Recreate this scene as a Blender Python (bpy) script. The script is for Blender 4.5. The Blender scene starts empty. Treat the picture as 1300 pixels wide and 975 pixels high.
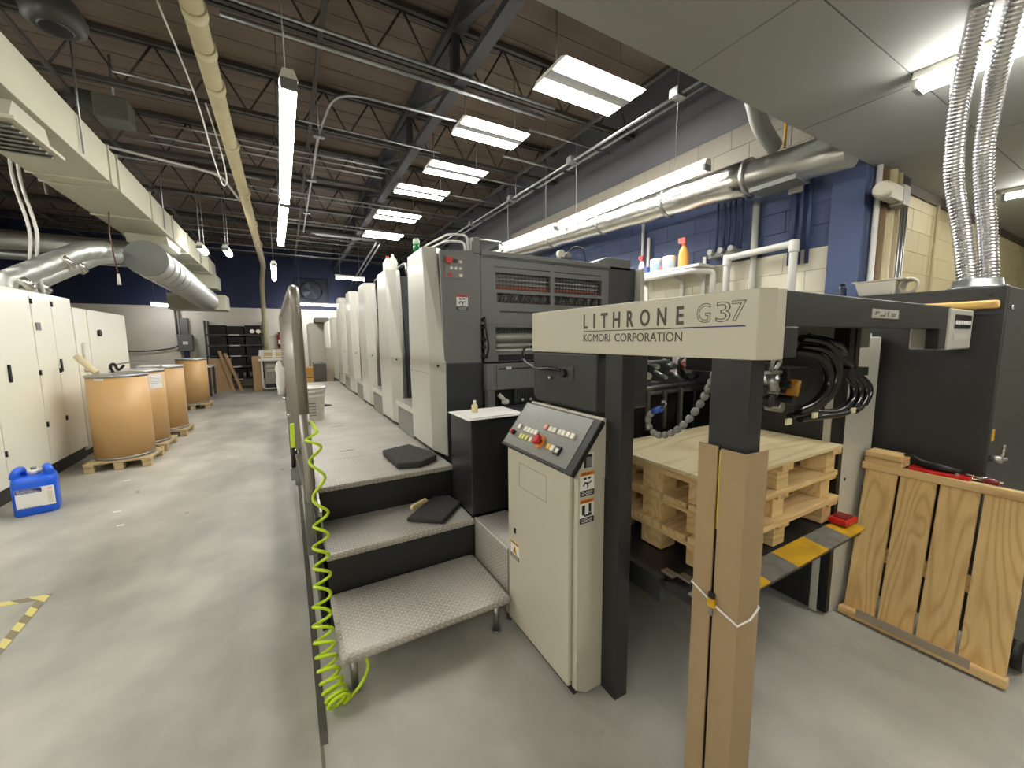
import bpy, bmesh, math, random
from mathutils import Vector, Matrix
random.seed(7)
SC = bpy.context.scene
COL = SC.collection
# ------------------------------------------------------------------ camera
yaw, pitch, roll = math.radians(29.575), math.radians(6.41), math.radians(.4614)
fw = Vector((math.sin(yaw)*math.cos(pitch), math.cos(yaw)*math.cos(pitch), -math.sin(pitch)))
rt = Vector((math.cos(yaw), -math.sin(yaw), 0)); dn = fw.cross(rt)
rt, dn = rt*math.cos(roll)+dn*math.sin(roll), -rt*math.sin(roll)+dn*math.cos(roll)
cd = bpy.data.cameras.new('camera'); cam = bpy.data.objects.new('camera', cd); COL.objects.link(cam)
cam.matrix_world = Matrix(((rt.x, -dn.x, -fw.x, 0), (rt.y, -dn.y, -fw.y, 0), (rt.z, -dn.z, -fw.z, 1.6), (0, 0, 0, 1)))
cd.sensor_width = 36; cd.lens = 502.7/1300*36; cd.clip_start = .02
SC.camera = cam
# ------------------------------------------------------------------ world and exposure
w = bpy.data.worlds.new('world'); SC.world = w; w.use_nodes = True
w.node_tree.nodes['Background'].inputs[0].default_value = (.75, .85, 1, 1)
w.node_tree.nodes['Background'].inputs[1].default_value = .02
SC.view_settings.view_transform = 'Standard'; SC.view_settings.look = 'None'
SC.view_settings.gamma = 1; SC.view_settings.use_curve_mapping = False
SC.view_settings.exposure = 0.1
TUBE_E, TROFF_E, BACK_E = 58.0, 42.0, 85.0      # lamp strengths

# ------------------------------------------------------------------ materials
def lin(c):
    return tuple(((v/255)/12.92 if v/255 <= .04045 else ((v/255+.055)/1.055)**2.4) for v in c)+(1,)
MATS = {}
def M(name, rgb, rough=.5, metal=0, var=0, scale=6, bump=0, bscale=60, rgb2=None, coat=0, stretch=None, detail=6, emis=0, alpha=1, trans=0):
    if name in MATS: return MATS[name]
    m = bpy.data.materials.new(name); m.use_nodes = True; nt = m.node_tree; N = nt.nodes; L = nt.links
    b = N['Principled BSDF']; c = lin(rgb)
    b.inputs['Base Color'].default_value = c; b.inputs['Roughness'].default_value = rough; b.inputs['Metallic'].default_value = metal
    if coat: b.inputs['Coat Weight'].default_value = coat; b.inputs['Coat Roughness'].default_value = .1
    if trans: b.inputs['Transmission Weight'].default_value = trans
    if emis:
        b.inputs['Emission Color'].default_value = c; b.inputs['Emission Strength'].default_value = emis
    if var or rgb2 or bump:
        tc = N.new('ShaderNodeTexCoord'); src = tc.outputs['Object']
        if stretch:
            mp = N.new('ShaderNodeMapping'); mp.inputs['Scale'].default_value = stretch; L.new(src, mp.inputs['Vector']); src = mp.outputs['Vector']
        n = N.new('ShaderNodeTexNoise'); n.inputs['Scale'].default_value = scale; n.inputs['Detail'].default_value = detail; L.new(src, n.inputs['Vector'])
        if var or rgb2:
            r = N.new('ShaderNodeValToRGB'); r.color_ramp.elements[0].position = .3; r.color_ramp.elements[1].position = .7
            c2 = lin(rgb2) if rgb2 else tuple(v*(1-var) for v in c[:3])+(1,)
            r.color_ramp.elements[0].color = c2; r.color_ramp.elements[1].color = c
            L.new(n.outputs['Fac'], r.inputs['Fac']); L.new(r.outputs['Color'], b.inputs['Base Color'])
        if bump:
            n2 = N.new('ShaderNodeTexNoise'); n2.inputs['Scale'].default_value = bscale; n2.inputs['Detail'].default_value = 4; L.new(src, n2.inputs['Vector'])
            bp = N.new('ShaderNodeBump'); bp.inputs['Strength'].default_value = bump; bp.inputs['Distance'].default_value = .01
            L.new(n2.outputs['Fac'], bp.inputs['Height']); L.new(bp.outputs['Normal'], b.inputs['Normal'])
    MATS[name] = m; return m
def nodes_of(m): return m.node_tree.nodes, m.node_tree.links, m.node_tree.nodes['Principled BSDF']
def concrete():
    m = bpy.data.materials.new('worn_concrete'); m.use_nodes = True; N, L, b = nodes_of(m)
    tc = N.new('ShaderNodeTexCoord')
    def noise(s, d, st=None):
        n = N.new('ShaderNodeTexNoise'); n.inputs['Scale'].default_value = s; n.inputs['Detail'].default_value = d
        mp = N.new('ShaderNodeMapping'); mp.inputs['Scale'].default_value = st or (1, 1, 1); L.new(tc.outputs['Object'], mp.inputs['Vector']); L.new(mp.outputs['Vector'], n.inputs['Vector']); return n
    a = noise(.55, 5, (1.6, .7, 1)); c = noise(2.6, 9); e = noise(34, 3)
    r1 = N.new('ShaderNodeValToRGB'); r1.color_ramp.elements[0].position = .32; r1.color_ramp.elements[1].position = .68
    r1.color_ramp.elements[0].color = lin((142, 140, 131)); r1.color_ramp.elements[1].color = lin((204, 201, 190)); L.new(a.outputs['Fac'], r1.inputs['Fac'])
    r2 = N.new('ShaderNodeValToRGB'); r2.color_ramp.elements[0].position = .35; r2.color_ramp.elements[1].position = .62
    r2.color_ramp.elements[0].color = (.6, .6, .6, 1); r2.color_ramp.elements[1].color = (1, 1, 1, 1); L.new(c.outputs['Fac'], r2.inputs['Fac'])
    mx = N.new('ShaderNodeMixRGB'); mx.blend_type = 'MULTIPLY'; mx.inputs[0].default_value = .5; L.new(r1.outputs['Color'], mx.inputs[1]); L.new(r2.outputs['Color'], mx.inputs[2])
    # small dark chips
    r3 = N.new('ShaderNodeValToRGB'); r3.color_ramp.elements[0].position = .22; r3.color_ramp.elements[1].position = .27
    r3.color_ramp.elements[0].color = (.35, .34, .32, 1); r3.color_ramp.elements[1].color = (1, 1, 1, 1)
    n4 = noise(5.2, 2, (1, .6, 1)); L.new(n4.outputs['Fac'], r3.inputs['Fac'])
    mx2 = N.new('ShaderNodeMixRGB'); mx2.blend_type = 'MULTIPLY'; mx2.inputs[0].default_value = .7; L.new(mx.outputs['Color'], mx2.inputs[1]); L.new(r3.outputs['Color'], mx2.inputs[2])
    L.new(mx2.outputs['Color'], b.inputs['Base Color'])
    rr = N.new('ShaderNodeMapRange'); rr.inputs['To Min'].default_value = .28; rr.inputs['To Max'].default_value = .55; L.new(c.outputs['Fac'], rr.inputs['Value']); L.new(rr.outputs['Result'], b.inputs['Roughness'])
    bp = N.new('ShaderNodeBump'); bp.inputs['Strength'].default_value = .06; bp.inputs['Distance'].default_value = .01; L.new(e.outputs['Fac'], bp.inputs['Height']); L.new(bp.outputs['Normal'], b.inputs['Normal'])
    b.inputs['Specular IOR Level'].default_value = .35
    return m
def wood(name, light, dark, axis='Y', ring=9, knots=True, seedoff=0.):
    m = bpy.data.materials.new(name); m.use_nodes = True; N, L, b = nodes_of(m)
    tc = N.new('ShaderNodeTexCoord'); oi = N.new('ShaderNodeObjectInfo')
    ad = N.new('ShaderNodeVectorMath'); ad.operation = 'ADD'
    mu = N.new('ShaderNodeMath'); mu.operation = 'MULTIPLY'; mu.inputs[1].default_value = 7.3; L.new(oi.outputs['Random'], mu.inputs[0])
    cb = N.new('ShaderNodeCombineXYZ'); [L.new(mu.outputs[0], cb.inputs[i]) for i in range(3)]
    L.new(tc.outputs['Object'], ad.inputs[0]); L.new(cb.outputs[0], ad.inputs[1])
    st = {'X': (.55, 4, 4), 'Y': (4, .55, 4), 'Z': (4, 4, .55)}[axis]
    mp = N.new('ShaderNodeMapping'); mp.inputs['Scale'].default_value = st; L.new(ad.outputs[0], mp.inputs['Vector'])
    n = N.new('ShaderNodeTexNoise'); n.inputs['Scale'].default_value = 1.1; n.inputs['Detail'].default_value = 1.5; L.new(mp.outputs['Vector'], n.inputs['Vector'])
    vo = N.new('ShaderNodeTexVoronoi'); vo.inputs['Scale'].default_value = 1.0
    kv = {'X': (2.2, 6, 6), 'Y': (6, 2.2, 6), 'Z': (6, 6, 2.2)}[axis]; mk = N.new('ShaderNodeMapping'); mk.inputs['Scale'].default_value = kv; L.new(ad.outputs[0], mk.inputs['Vector']); L.new(mk.outputs['Vector'], vo.inputs['Vector'])
    kr = N.new('ShaderNodeMapRange'); kr.inputs['From Min'].default_value = .24; kr.inputs['From Max'].default_value = .0; kr.inputs['To Max'].default_value = 2.0 if knots else 0; L.new(vo.outputs['Distance'], kr.inputs['Value'])
    k0 = N.new('ShaderNodeMath'); k0.operation = 'MULTIPLY'; k0.inputs[1].default_value = ring*3.4; L.new(n.outputs['Fac'], k0.inputs[0])
    k = N.new('ShaderNodeMath'); k.operation = 'ADD'; L.new(k0.outputs[0], k.inputs[0]); L.new(kr.outputs[0], k.inputs[1])
    fr = N.new('ShaderNodeMath'); fr.operation = 'PINGPONG'; fr.inputs[1].default_value = .5; L.new(k.outputs[0], fr.inputs[0])
    r = N.new('ShaderNodeValToRGB'); r.color_ramp.elements[0].position = .0; r.color_ramp.elements[1].position = .28
    r.color_ramp.elements[0].color = lin(dark); r.color_ramp.elements[1].color = lin(light); L.new(fr.outputs[0], r.inputs['Fac'])
    g = N.new('ShaderNodeTexNoise'); g.inputs['Scale'].default_value = 14; g.inputs['Detail'].default_value = 5; L.new(mp.outputs['Vector'], g.inputs['Vector'])
    gr = N.new('ShaderNodeMapRange'); gr.inputs['To Min'].default_value = .8; gr.inputs['To Max'].default_value = 1.12; L.new(g.outputs['Fac'], gr.inputs['Value'])
    mx = N.new('ShaderNodeMixRGB'); mx.blend_type = 'MULTIPLY'; mx.inputs[0].default_value = 1; L.new(r.outputs['Color'], mx.inputs[1]); L.new(gr.outputs['Result'], mx.inputs[2])
    L.new(mx.outputs['Color'], b.inputs['Base Color']); b.inputs['Roughness'].default_value = .65
    bp = N.new('ShaderNodeBump'); bp.inputs['Strength'].default_value = .12; bp.inputs['Distance'].default_value = .004; L.new(g.outputs['Fac'], bp.inputs['Height']); L.new(bp.outputs['Normal'], b.inputs['Normal'])
    MATS[name] = m; return m
def checker_plate():
    m = bpy.data.materials.new('checker_plate_steel'); m.use_nodes = True; N, L, b = nodes_of(m)
    tc = N.new('ShaderNodeTexCoord'); sx = N.new('ShaderNodeSeparateXYZ'); L.new(tc.outputs['Object'], sx.inputs[0])
    def mth(op, a, bb=None, c=None):
        n = N.new('ShaderNodeMath'); n.operation = op
        for i, v in enumerate((a, bb, c)):
            if v is None: continue
            if isinstance(v, (int, float)): n.inputs[i].default_value = v
            else: L.new(v, n.inputs[i])
        return n.outputs[0]
    P = .030
    X = mth('ADD', sx.outputs[0], mth('MULTIPLY', sx.outputs[2], .7071)); Y = mth('ADD', sx.outputs[1], mth('MULTIPLY', sx.outputs[2], .7071))
    def lug(ox, oy, sw):
        u = mth('SUBTRACT', mth('MODULO', mth('ADD', mth('DIVIDE', X, P), 200+ox), 1.), .5)
        v = mth('SUBTRACT', mth('MODULO', mth('ADD', mth('DIVIDE', Y, P), 200+oy), 1.), .5)
        if sw: u, v = v, u
        d = mth('ADD', mth('POWER', mth('DIVIDE', u, .40), 2), mth('POWER', mth('DIVIDE', v, .13), 2))
        s = N.new('ShaderNodeMapRange'); s.inputs['From Min'].default_value = 1.; s.inputs['From Max'].default_value = .3; s.clamp = True; L.new(d, s.inputs['Value']); return s.outputs[0]
    h = mth('MAXIMUM', lug(0, 0, False), lug(.5, .5, True))
    bp = N.new('ShaderNodeBump'); bp.inputs['Strength'].default_value = .5; bp.inputs['Distance'].default_value = .003; L.new(h, bp.inputs['Height']); L.new(bp.outputs['Normal'], b.inputs['Normal'])
    n = N.new('ShaderNodeTexNoise'); n.inputs['Scale'].default_value = 3; n.inputs['Detail'].default_value = 6; L.new(tc.outputs['Object'], n.inputs['Vector'])
    r = N.new('ShaderNodeValToRGB'); r.color_ramp.elements[0].position = .3; r.color_ramp.elements[1].position = .7
    r.color_ramp.elements[0].color = lin((160, 155, 146)); r.color_ramp.elements[1].color = lin((188, 183, 174)); L.new(n.outputs['Fac'], r.inputs['Fac'])
    mx = N.new('ShaderNodeMixRGB'); L.new(h, mx.inputs[0]); L.new(r.outputs['Color'], mx.inputs[1]); mx.inputs[2].default_value = lin((206, 201, 192))
    L.new(mx.outputs['Color'], b.inputs['Base Color']); b.inputs['Metallic'].default_value = .3; b.inputs['Roughness'].default_value = .42
    return m
def ribbed(name, rgb, freq, axis, rough=.3, metal=.85, strength=.5, crinkle=0):
    m = bpy.data.materials.new(name); m.use_nodes = True; N, L, b = nodes_of(m)
    tc = N.new('ShaderNodeTexCoord'); wv = N.new('ShaderNodeTexWave'); wv.bands_direction = axis; wv.inputs['Scale'].default_value = freq; wv.inputs['Distortion'].default_value = 0
    L.new(tc.outputs['Object'], wv.inputs['Vector'])
    bp = N.new('ShaderNodeBump'); bp.inputs['Strength'].default_value = strength; bp.inputs['Distance'].default_value = .01
    if crinkle:
        n = N.new('ShaderNodeTexNoise'); n.inputs['Scale'].default_value = crinkle; n.inputs['Detail'].default_value = 5; L.new(tc.outputs['Object'], n.inputs['Vector']); L.new(n.outputs['Fac'], bp.inputs['Height'])
    else: L.new(wv.outputs['Fac'], bp.inputs['Height'])
    L.new(bp.outputs['Normal'], b.inputs['Normal'])
    b.inputs['Base Color'].default_value = lin(rgb); b.inputs['Metallic'].default_value = metal; b.inputs['Roughness'].default_value = rough
    return m
def lamp_mat(name, rgb, e):
    m = bpy.data.materials.new(name); m.use_nodes = True; N, L, b = nodes_of(m)
    b.inputs['Base Color'].default_value = (.9, .9, .9, 1); b.inputs['Emission Color'].default_value = lin(rgb); b.inputs['Emission Strength'].default_value = e; return m

CONC = concrete()
LITE = M('cream_enamel', (198, 195, 182), .32, coat=.3)
LITE2 = M('light_grey_enamel', (186, 184, 174), .3, var=.03, scale=2, coat=.3)
BEIGE = M('beige_enamel', (190, 184, 166), .38)
DARK = M('charcoal_enamel', (62, 63, 64), .42, var=.06, scale=5)
DARK2 = M('black_enamel', (34, 34, 35), .4)
BLACK = M('black_plastic', (14, 14, 15), .45)
RUBBER = M('black_rubber', (14, 14, 15), .22)
STEEL = M('brushed_steel', (176, 176, 174), .3, 1, var=.15, scale=30)
GALV = M('galvanized_steel', (165, 168, 168), .35, .9, var=.15, scale=14)
CHROME = M('chrome', (220, 220, 220), .12, 1)
PLATE = checker_plate()
WHITE = M('white_plastic', (225, 222, 212), .5)
PAPER = M('white_paper', (232, 230, 226), .8)
RED = M('red_plastic', (190, 28, 26), .35)
ORANGE = M('orange_label', (214, 128, 40), .6)
YELLOW = M('yellow_paint', (214, 168, 20), .5, rgb2=(170, 130, 20), scale=9)
BLUEW = M('blue_wall_paint', (62, 76, 112), .6, var=.12, scale=2, bump=.25, bscale=25)
WHITEW = M('white_wall_paint', (216, 209, 188), .6, var=.06, scale=2, bump=.25, bscale=25)
CREAMW = M('cream_wall_paint', (214, 202, 160), .6, var=.08, scale=2, bump=.25, bscale=25)
TANW = M('tan_wall_paint', (120, 114, 102), .7, var=.08, scale=2)
MORTB = M('blue_mortar', (40, 52, 88), .8); MORTC = M('cream_mortar', (200, 188, 148), .8); MORTW = M('white_mortar', (186, 180, 162), .8)
CEILW = M('ceiling_board', (164, 165, 160), .8, var=.06, scale=1.5)
DECK = M('rust_brown_roof_deck', (112, 97, 82), .75, rgb2=(92, 79, 68), scale=1.4, stretch=(.3, 3, 1))
JOIST = M('joist_paint', (62, 58, 52), .6, var=.2, scale=8)
GIRD = M('girder_paint', (46, 46, 50), .6)
CARD = M('brown_cardboard', (178, 146, 104), .75, var=.08, scale=3)
CARD2 = M('kraft_cardboard', (158, 134, 100), .75, var=.1, scale=4)
DRUMC = M('drum_fibreboard', (200, 160, 106), .5, var=.06, scale=3, coat=.15)
PINE_Z = wood('pine_boards', (226, 194, 134), (206, 166, 106), 'Z', 5)
PINE_X = wood('pine_stringers', (222, 192, 138), (204, 166, 110), 'X', 4, False)
PINE_Y = wood('pine_strips', (218, 186, 130), (198, 158, 102), 'Y', 4, False)
PLY = wood('plywood_sheet', (222, 206, 162), (204, 184, 136), 'X', 3, False)
PALLETW = wood('weathered_pallet_wood', (196, 174, 132), (168, 142, 100), 'X', 4, False)
SPIRAL = ribbed('spiral_duct_steel', (196, 198, 194), 4.2, 'Y', .42)
FOIL = ribbed('foil_wrap', (214, 212, 206), 1, 'X', .24, 1, .35, crinkle=16)
DUCTP = M('painted_duct', (168, 166, 146), .5, var=.06, scale=2)
CREAMP = M('cream_pipe_paint', (200, 188, 150), .5, var=.12, scale=6)
WHITEP = M('white_pipe_paint', (214, 212, 206), .4)
HIVIS = M('lime_hose', (196, 226, 30), .35)
BLUEJ = M('blue_jug_plastic', (26, 92, 218), .35)
NAVY = M('navy_print', (40, 44, 110), .6)
INK = M('grey_print', (74, 68, 60), .6)
CABW = M('white_cabinet_enamel', (234, 232, 216), .35, coat=.2)
GREYP = M('grey_plastic', (120, 120, 116), .5)
LOCK = M('grey_hose_segment', (122, 122, 118), .4)
PADM = M('charcoal_foam', (58, 57, 54), .9, bump=.3, bscale=200)
L_TUBE = lamp_mat('tube_light', (255, 253, 246), TUBE_E)
L_TROFF = lamp_mat('strip_light', (255, 253, 246), TROFF_E)
L_BACK = lamp_mat('far_tube_light', (250, 248, 255), BACK_E)

# ------------------------------------------------------------------ mesh helpers
class MB:
    def __init__(s): s.v = []; s.f = []; s.sm = []
    def add(s, vs, fs, smooth=False):
        o = len(s.v); s.v += [tuple(v) for v in vs]
        for f in fs: s.f.append(tuple(i+o for i in f)); s.sm.append(smooth)
        return s
    def box(s, x0, y0, z0, x1, y1, z1):
        x0, x1 = sorted((x0, x1)); y0, y1 = sorted((y0, y1)); z0, z1 = sorted((z0, z1))
        return s.add([(x0, y0, z0), (x1, y0, z0), (x1, y1, z0), (x0, y1, z0), (x0, y0, z1), (x1, y0, z1), (x1, y1, z1), (x0, y1, z1)],
                     [(0, 3, 2, 1), (4, 5, 6, 7), (0, 1, 5, 4), (1, 2, 6, 5), (2, 3, 7, 6), (3, 0, 4, 7)])
    def tube(s, pts, r, n=10, cap=True, smooth=True):
        pts = [Vector(p) for p in pts]; k = len(pts); rs = r if isinstance(r, (list, tuple)) else [r]*k
        vs = []; up = None
        for i, p in enumerate(pts):
            t = (pts[min(i+1, k-1)]-pts[max(i-1, 0)]).normalized()
            if up is None:
                up = Vector((0, 0, 1)) if abs(t.z) < .9 else Vector((1, 0, 0))
            a = t.cross(up)
            if a.length < 1e-5: a = t.cross(Vector((1, .3, .2)))
            a.normalize(); b = a.cross(t).normalized(); up = b
            for j in range(n):
                th = 2*math.pi*j/n; vs.append(p+(a*math.cos(th)+b*math.sin(th))*rs[i])
        fs = [(i*n+j, i*n+(j+1) % n, (i+1)*n+(j+1) % n, (i+1)*n+j) for i in range(k-1) for j in range(n)]
        s.add(vs, fs, smooth)
        if cap:
            o = len(s.v)-len(vs); s.f.append(tuple(o+j for j in reversed(range(n)))); s.sm.append(False)
            s.f.append(tuple(o+(k-1)*n+j for j in range(n))); s.sm.append(False)
        return s
    def cyl(s, a, b, r, n=16, r2=None): return s.tube([a, b], [r, r if r2 is None else r2], n)
    def lathe(s, c, prof, n=24, smooth=True):     # profile (radius, z), closed with caps
        vs = [(c[0]+r*math.cos(2*math.pi*j/n), c[1]+r*math.sin(2*math.pi*j/n), c[2]+z) for r, z in prof for j in range(n)]
        k = len(prof); fs = [(i*n+j, i*n+(j+1) % n, (i+1)*n+(j+1) % n, (i+1)*n+j) for i in range(k-1) for j in range(n)]
        s.add(vs, fs, smooth); o = len(s.v)-len(vs)
        s.f.append(tuple(o+j for j in reversed(range(n)))); s.sm.append(False); s.f.append(tuple(o+(k-1)*n+j for j in range(n))); s.sm.append(False)
        return s
    def prism(s, prof, axis, a, b):               # profile in the two other axes (cyclic order), extruded a..b
        def P(u, v, t): return {'x': (t, u, v), 'y': (u, t, v), 'z': (u, v, t)}[axis]
        n = len(prof); vs = [P(u, v, a) for u, v in prof]+[P(u, v, b) for u, v in prof]
        return s.add(vs, [tuple(range(n)), tuple(reversed(range(n, 2*n)))]+[(i, i+n, (i+1) % n+n, (i+1) % n) for i in range(n)])
    def hexa(s, p): return s.add(p, [(0, 3, 2, 1), (4, 5, 6, 7), (0, 1, 5, 4), (1, 2, 6, 5), (2, 3, 7, 6), (3, 0, 4, 7)])
    def mesh(s, name):
        me = bpy.data.meshes.new(name); me.from_pydata(s.v, [], s.f); me.update()
        bm = bmesh.new(); bm.from_mesh(me); bmesh.ops.recalc_face_normals(bm, faces=bm.faces); bm.to_mesh(me); bm.free()
        if len(me.polygons) == len(s.sm): me.polygons.foreach_set('use_smooth', s.sm)
        return me
    def build(s, name, mat, parent=None, bevel=0, seg=2):
        return obj(name, s.mesh(name), mat, parent, bevel, seg)
def obj(name, me, mat, parent=None, bevel=0, seg=2):
    o = bpy.data.objects.new(name, me); COL.objects.link(o)
    if mat and not me.materials: me.materials.append(mat)
    if parent:
        o.parent = parent
        if parent.type == 'EMPTY': o.matrix_parent_inverse = Matrix.Translation(-Vector(parent.location))
    if bevel:
        bv = o.modifiers.new('bevel', 'BEVEL'); bv.width = bevel; bv.segments = seg; bv.limit_method = 'ANGLE'; bv.angle_limit = math.radians(40); bv.harden_normals = False
    return o
def tag(o, label, cat, group=None):
    o['label'] = label; o['category'] = cat
    if group: o['group'] = group
    return o
def thing(name, label, cat, loc=(0, 0, 0), group=None):
    o = bpy.data.objects.new(name, None); COL.objects.link(o); o.location = loc; o.empty_display_size = .1
    return tag(o, label, cat, group)
def struct(o): o['kind'] = 'structure'; return o
def copy_tree(o, parent=None):
    c = o.copy(); COL.objects.link(c)
    if parent: c.parent = parent; c.matrix_parent_inverse = o.matrix_parent_inverse.copy()
    for ch in o.children: copy_tree(ch, c)
    return c
def piece(name, me, loc, parent, mat=None, rot=None, scale=None):
    o = bpy.data.objects.new(name, me); COL.objects.link(o); o.location = loc
    if rot: o.rotation_euler = rot
    if scale: o.scale = scale
    if mat:
        if not me.materials: me.materials.append(mat)
        o.material_slots[0].link = 'OBJECT'; o.material_slots[0].material = mat
    if parent:
        o.parent = parent
        if parent.type == 'EMPTY': o.matrix_parent_inverse = Matrix.Translation(-Vector(parent.location))
    return o
def text_mesh(s, w, h, origin, U, V, depth=.001, outline=0, spacing=1.0, bold=0):
    cu = bpy.data.curves.new('txt', 'FONT'); cu.body = s; cu.space_character = spacing; cu.resolution_u = 3
    if outline: cu.fill_mode = 'NONE'; cu.bevel_depth = outline; cu.bevel_resolution = 0
    else: cu.extrude = .01; cu.offset = bold
    ob = bpy.data.objects.new('txt', cu); me = bpy.data.meshes.new_from_object(ob)
    bpy.data.objects.remove(ob); bpy.data.curves.remove(cu); me.name = 'lettering'
    xs = [v.co.x for v in me.vertices]; ys = [v.co.y for v in me.vertices]; zs = [v.co.z for v in me.vertices]
    x0, x1, y0, y1, z0, z1 = min(xs), max(xs), min(ys), max(ys), min(zs), max(zs)
    U, V, O = Vector(U), Vector(V), Vector(origin); Wn = U.cross(V)
    for v in me.vertices:
        v.co = O+U*((v.co.x-x0)/(x1-x0)*w)+V*((v.co.y-y0)/(y1-y0)*h)+Wn*((v.co.z-z0)/max(z1-z0, 1e-6)*depth)
    me.materials.clear(); return me
def rect(O, U, V, w, h, t=.001):                 # thin plate lying on a face: origin corner, directions, size, thickness outward
    O, U, V = Vector(O), Vector(U), Vector(V); W = U.cross(V)*t
    return MB().hexa([O, O+U*w, O+U*w+V*h, O+V*h, O+W, O+U*w+W, O+U*w+V*h+W, O+V*h+W])
def arc(pts, r=.06, n=5):                        # rounds the corners of a polyline
    pts = [Vector(p) for p in pts]; out = [pts[0]]
    for a, b, c in zip(pts, pts[1:], pts[2:]):
        d1 = (a-b); d2 = (c-b); rr = min(r, d1.length*.45, d2.length*.45); p, q = b+d1.normalized()*rr, b+d2.normalized()*rr
        for i in range(n+1):
            t = i/n; out.append(p*(1-t)**2+b*2*t*(1-t)+q*t*t)
    return out+[pts[-1]]
def catmull(pts, n=6):
    P = [Vector(p) for p in pts]; P = [P[0]]+P+[P[-1]]; out = []
    for i in range(1, len(P)-2):
        for k in range(n):
            t = k/n; a, b, c, d = P[i-1:i+3]
            out.append(.5*((2*b)+(c-a)*t+(2*a-5*b+4*c-d)*t*t+(3*b-a-3*c+d)*t**3))
    return out+[P[-2]]
XN, YN, Z_ = (-1, 0, 0), (0, -1, 0), (0, 0, 1); X_, Y_ = (1, 0, 0), (0, 1, 0)
# ================================================================== the setting
XL, XR, YB, YF, ZD, ZL, YE = -6.0, 4.4, 17.2, -4.0, 4.95, 3.04, 1.57
fl = struct(MB().box(XL-.2, YF-.2, -.1, 11.2, YB+.2, 0).build('floor', CONC))
JNT = M('joint_dirt_and_shade', (80, 76, 68), .8)
MB().box(.02, YF, .0005, .032, 1.6, .002).build('floor_joint', M('pale_joint', (112, 106, 92), .9), fl)
MB().box(.02, 1.6, .0005, .05, YB-.02, .003).build('floor_joint', JNT, fl)  # wider stretch of joint, with walkway shadow and dirt put into its colour
MB().box(XL+.02, 1.45, .0004, .018, 1.456, .002).build('floor_joint', M('hairline_joint', (120, 117, 108), .9), fl)
# walls: back wall is blue above a paint line
def two_tone(zl=2.8, up=(36, 46, 78)):
    m = bpy.data.materials.new('two_tone_wall_paint'); m.use_nodes = True; N, L, b = nodes_of(m)
    tc = N.new('ShaderNodeTexCoord'); sp = N.new('ShaderNodeSeparateXYZ'); L.new(tc.outputs['Object'], sp.inputs[0])
    gt = N.new('ShaderNodeMath'); gt.operation = 'GREATER_THAN'; gt.inputs[1].default_value = zl; L.new(sp.outputs[2], gt.inputs[0])
    mx = N.new('ShaderNodeMixRGB'); mx.inputs[1].default_value = lin((228, 222, 204)); mx.inputs[2].default_value = lin(up); L.new(gt.outputs[0], mx.inputs[0])
    n = N.new('ShaderNodeTexNoise'); n.inputs['Scale'].default_value = 1.3; n.inputs['Detail'].default_value = 5; L.new(tc.outputs['Object'], n.inputs['Vector'])
    r = N.new('ShaderNodeMapRange'); r.inputs['To Min'].default_value = .8; r.inputs['To Max'].default_value = 1.1; L.new(n.outputs['Fac'], r.inputs['Value'])
    m2 = N.new('ShaderNodeMixRGB'); m2.blend_type = 'MULTIPLY'; m2.inputs[0].default_value = 1; L.new(mx.outputs[0], m2.inputs[1]); L.new(r.outputs[0], m2.inputs[2])
    L.new(m2.outputs[0], b.inputs['Base Color']); b.inputs['Roughness'].default_value = .6; return m
TT = two_tone()
struct(MB().box(XL-.2, YB, 0, XR+.4, YB+.2, ZD).build('wall_back', TT))
struct(MB().box(XL-.2, YF, 0, XL, YB, ZD).build('wall_left', TT))
struct(MB().box(XL-.2, YF-.2, 0, 11.2, YF, ZD).build('wall_front', WHITEW))
struct(MB().box(11, YF, 0, 11.2, YE, ZD).build('wall_side', WHITEW))
wr = struct(MB().box(XR+.03, YE+.03, 0, XR+.25, YB, ZD).build('wall_right', two_tone(12*.2032, (84, 84, 88))))
wc = struct(MB().box(XR+.25, YE+.03, 0, 11, YE+.25, ZD).build('wall_right_end', MORTC))
# concrete blocks, one object each
BW, BH = .4064, .2032
bm = bmesh.new(); bmesh.ops.create_cube(bm, size=1)
for v in bm.verts: v.co = (v.co.x*.06, v.co.y*(BW-.0025), v.co.z*(BH-.0025))
bmesh.ops.bevel(bm, geom=list(bm.edges), offset=.002, segments=1, affect='EDGES')
blk_y = bpy.data.meshes.new('block'); bm.to_mesh(blk_y); bm.free(); blk_y.materials.append(BLUEW)
bm = bmesh.new(); bm.from_mesh(blk_y); bmesh.ops.rotate(bm, verts=bm.verts, cent=(0, 0, 0), matrix=Matrix.Rotation(math.pi/2, 3, 'Z'))
blk_x = bpy.data.meshes.new('block'); bm.to_mesh(blk_x); bm.free(); blk_x.materials.append(CREAMW)
for k in range(6, 19):
    for i in range(15):
        y = YE+.03+BW*(i+.5)+(BW/2 if k % 2 else 0)
        piece('block', blk_y, (XR+.03+random.uniform(-.001, .001), y, BH*(k+.5)), wr, TANW if k >= 16 else BLUEW if k >= 12 else WHITEW)
for k in range(7, 15):
    for i in range(13):
        x = XR+.03+BW*(i+.5)+(BW/2 if k % 2 else 0)
        piece('block', blk_x, (x, YE+.03+random.uniform(-.001, .001), BH*(k+.5)), wc, CREAMW)
struct(MB().box(XR-.06, YE, 0, XR+.24, YE+.24, 3.6).build('wall_right_pilaster', BLUEW, bevel=.004))
MB().box(XR+.3, YE-.02, ZL-.09, 11, YE-.001, ZL-.001).build('trim_1', M('brown_trim', (84, 74, 60), .7)); struct(bpy.data.objects['trim_1'])
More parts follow.
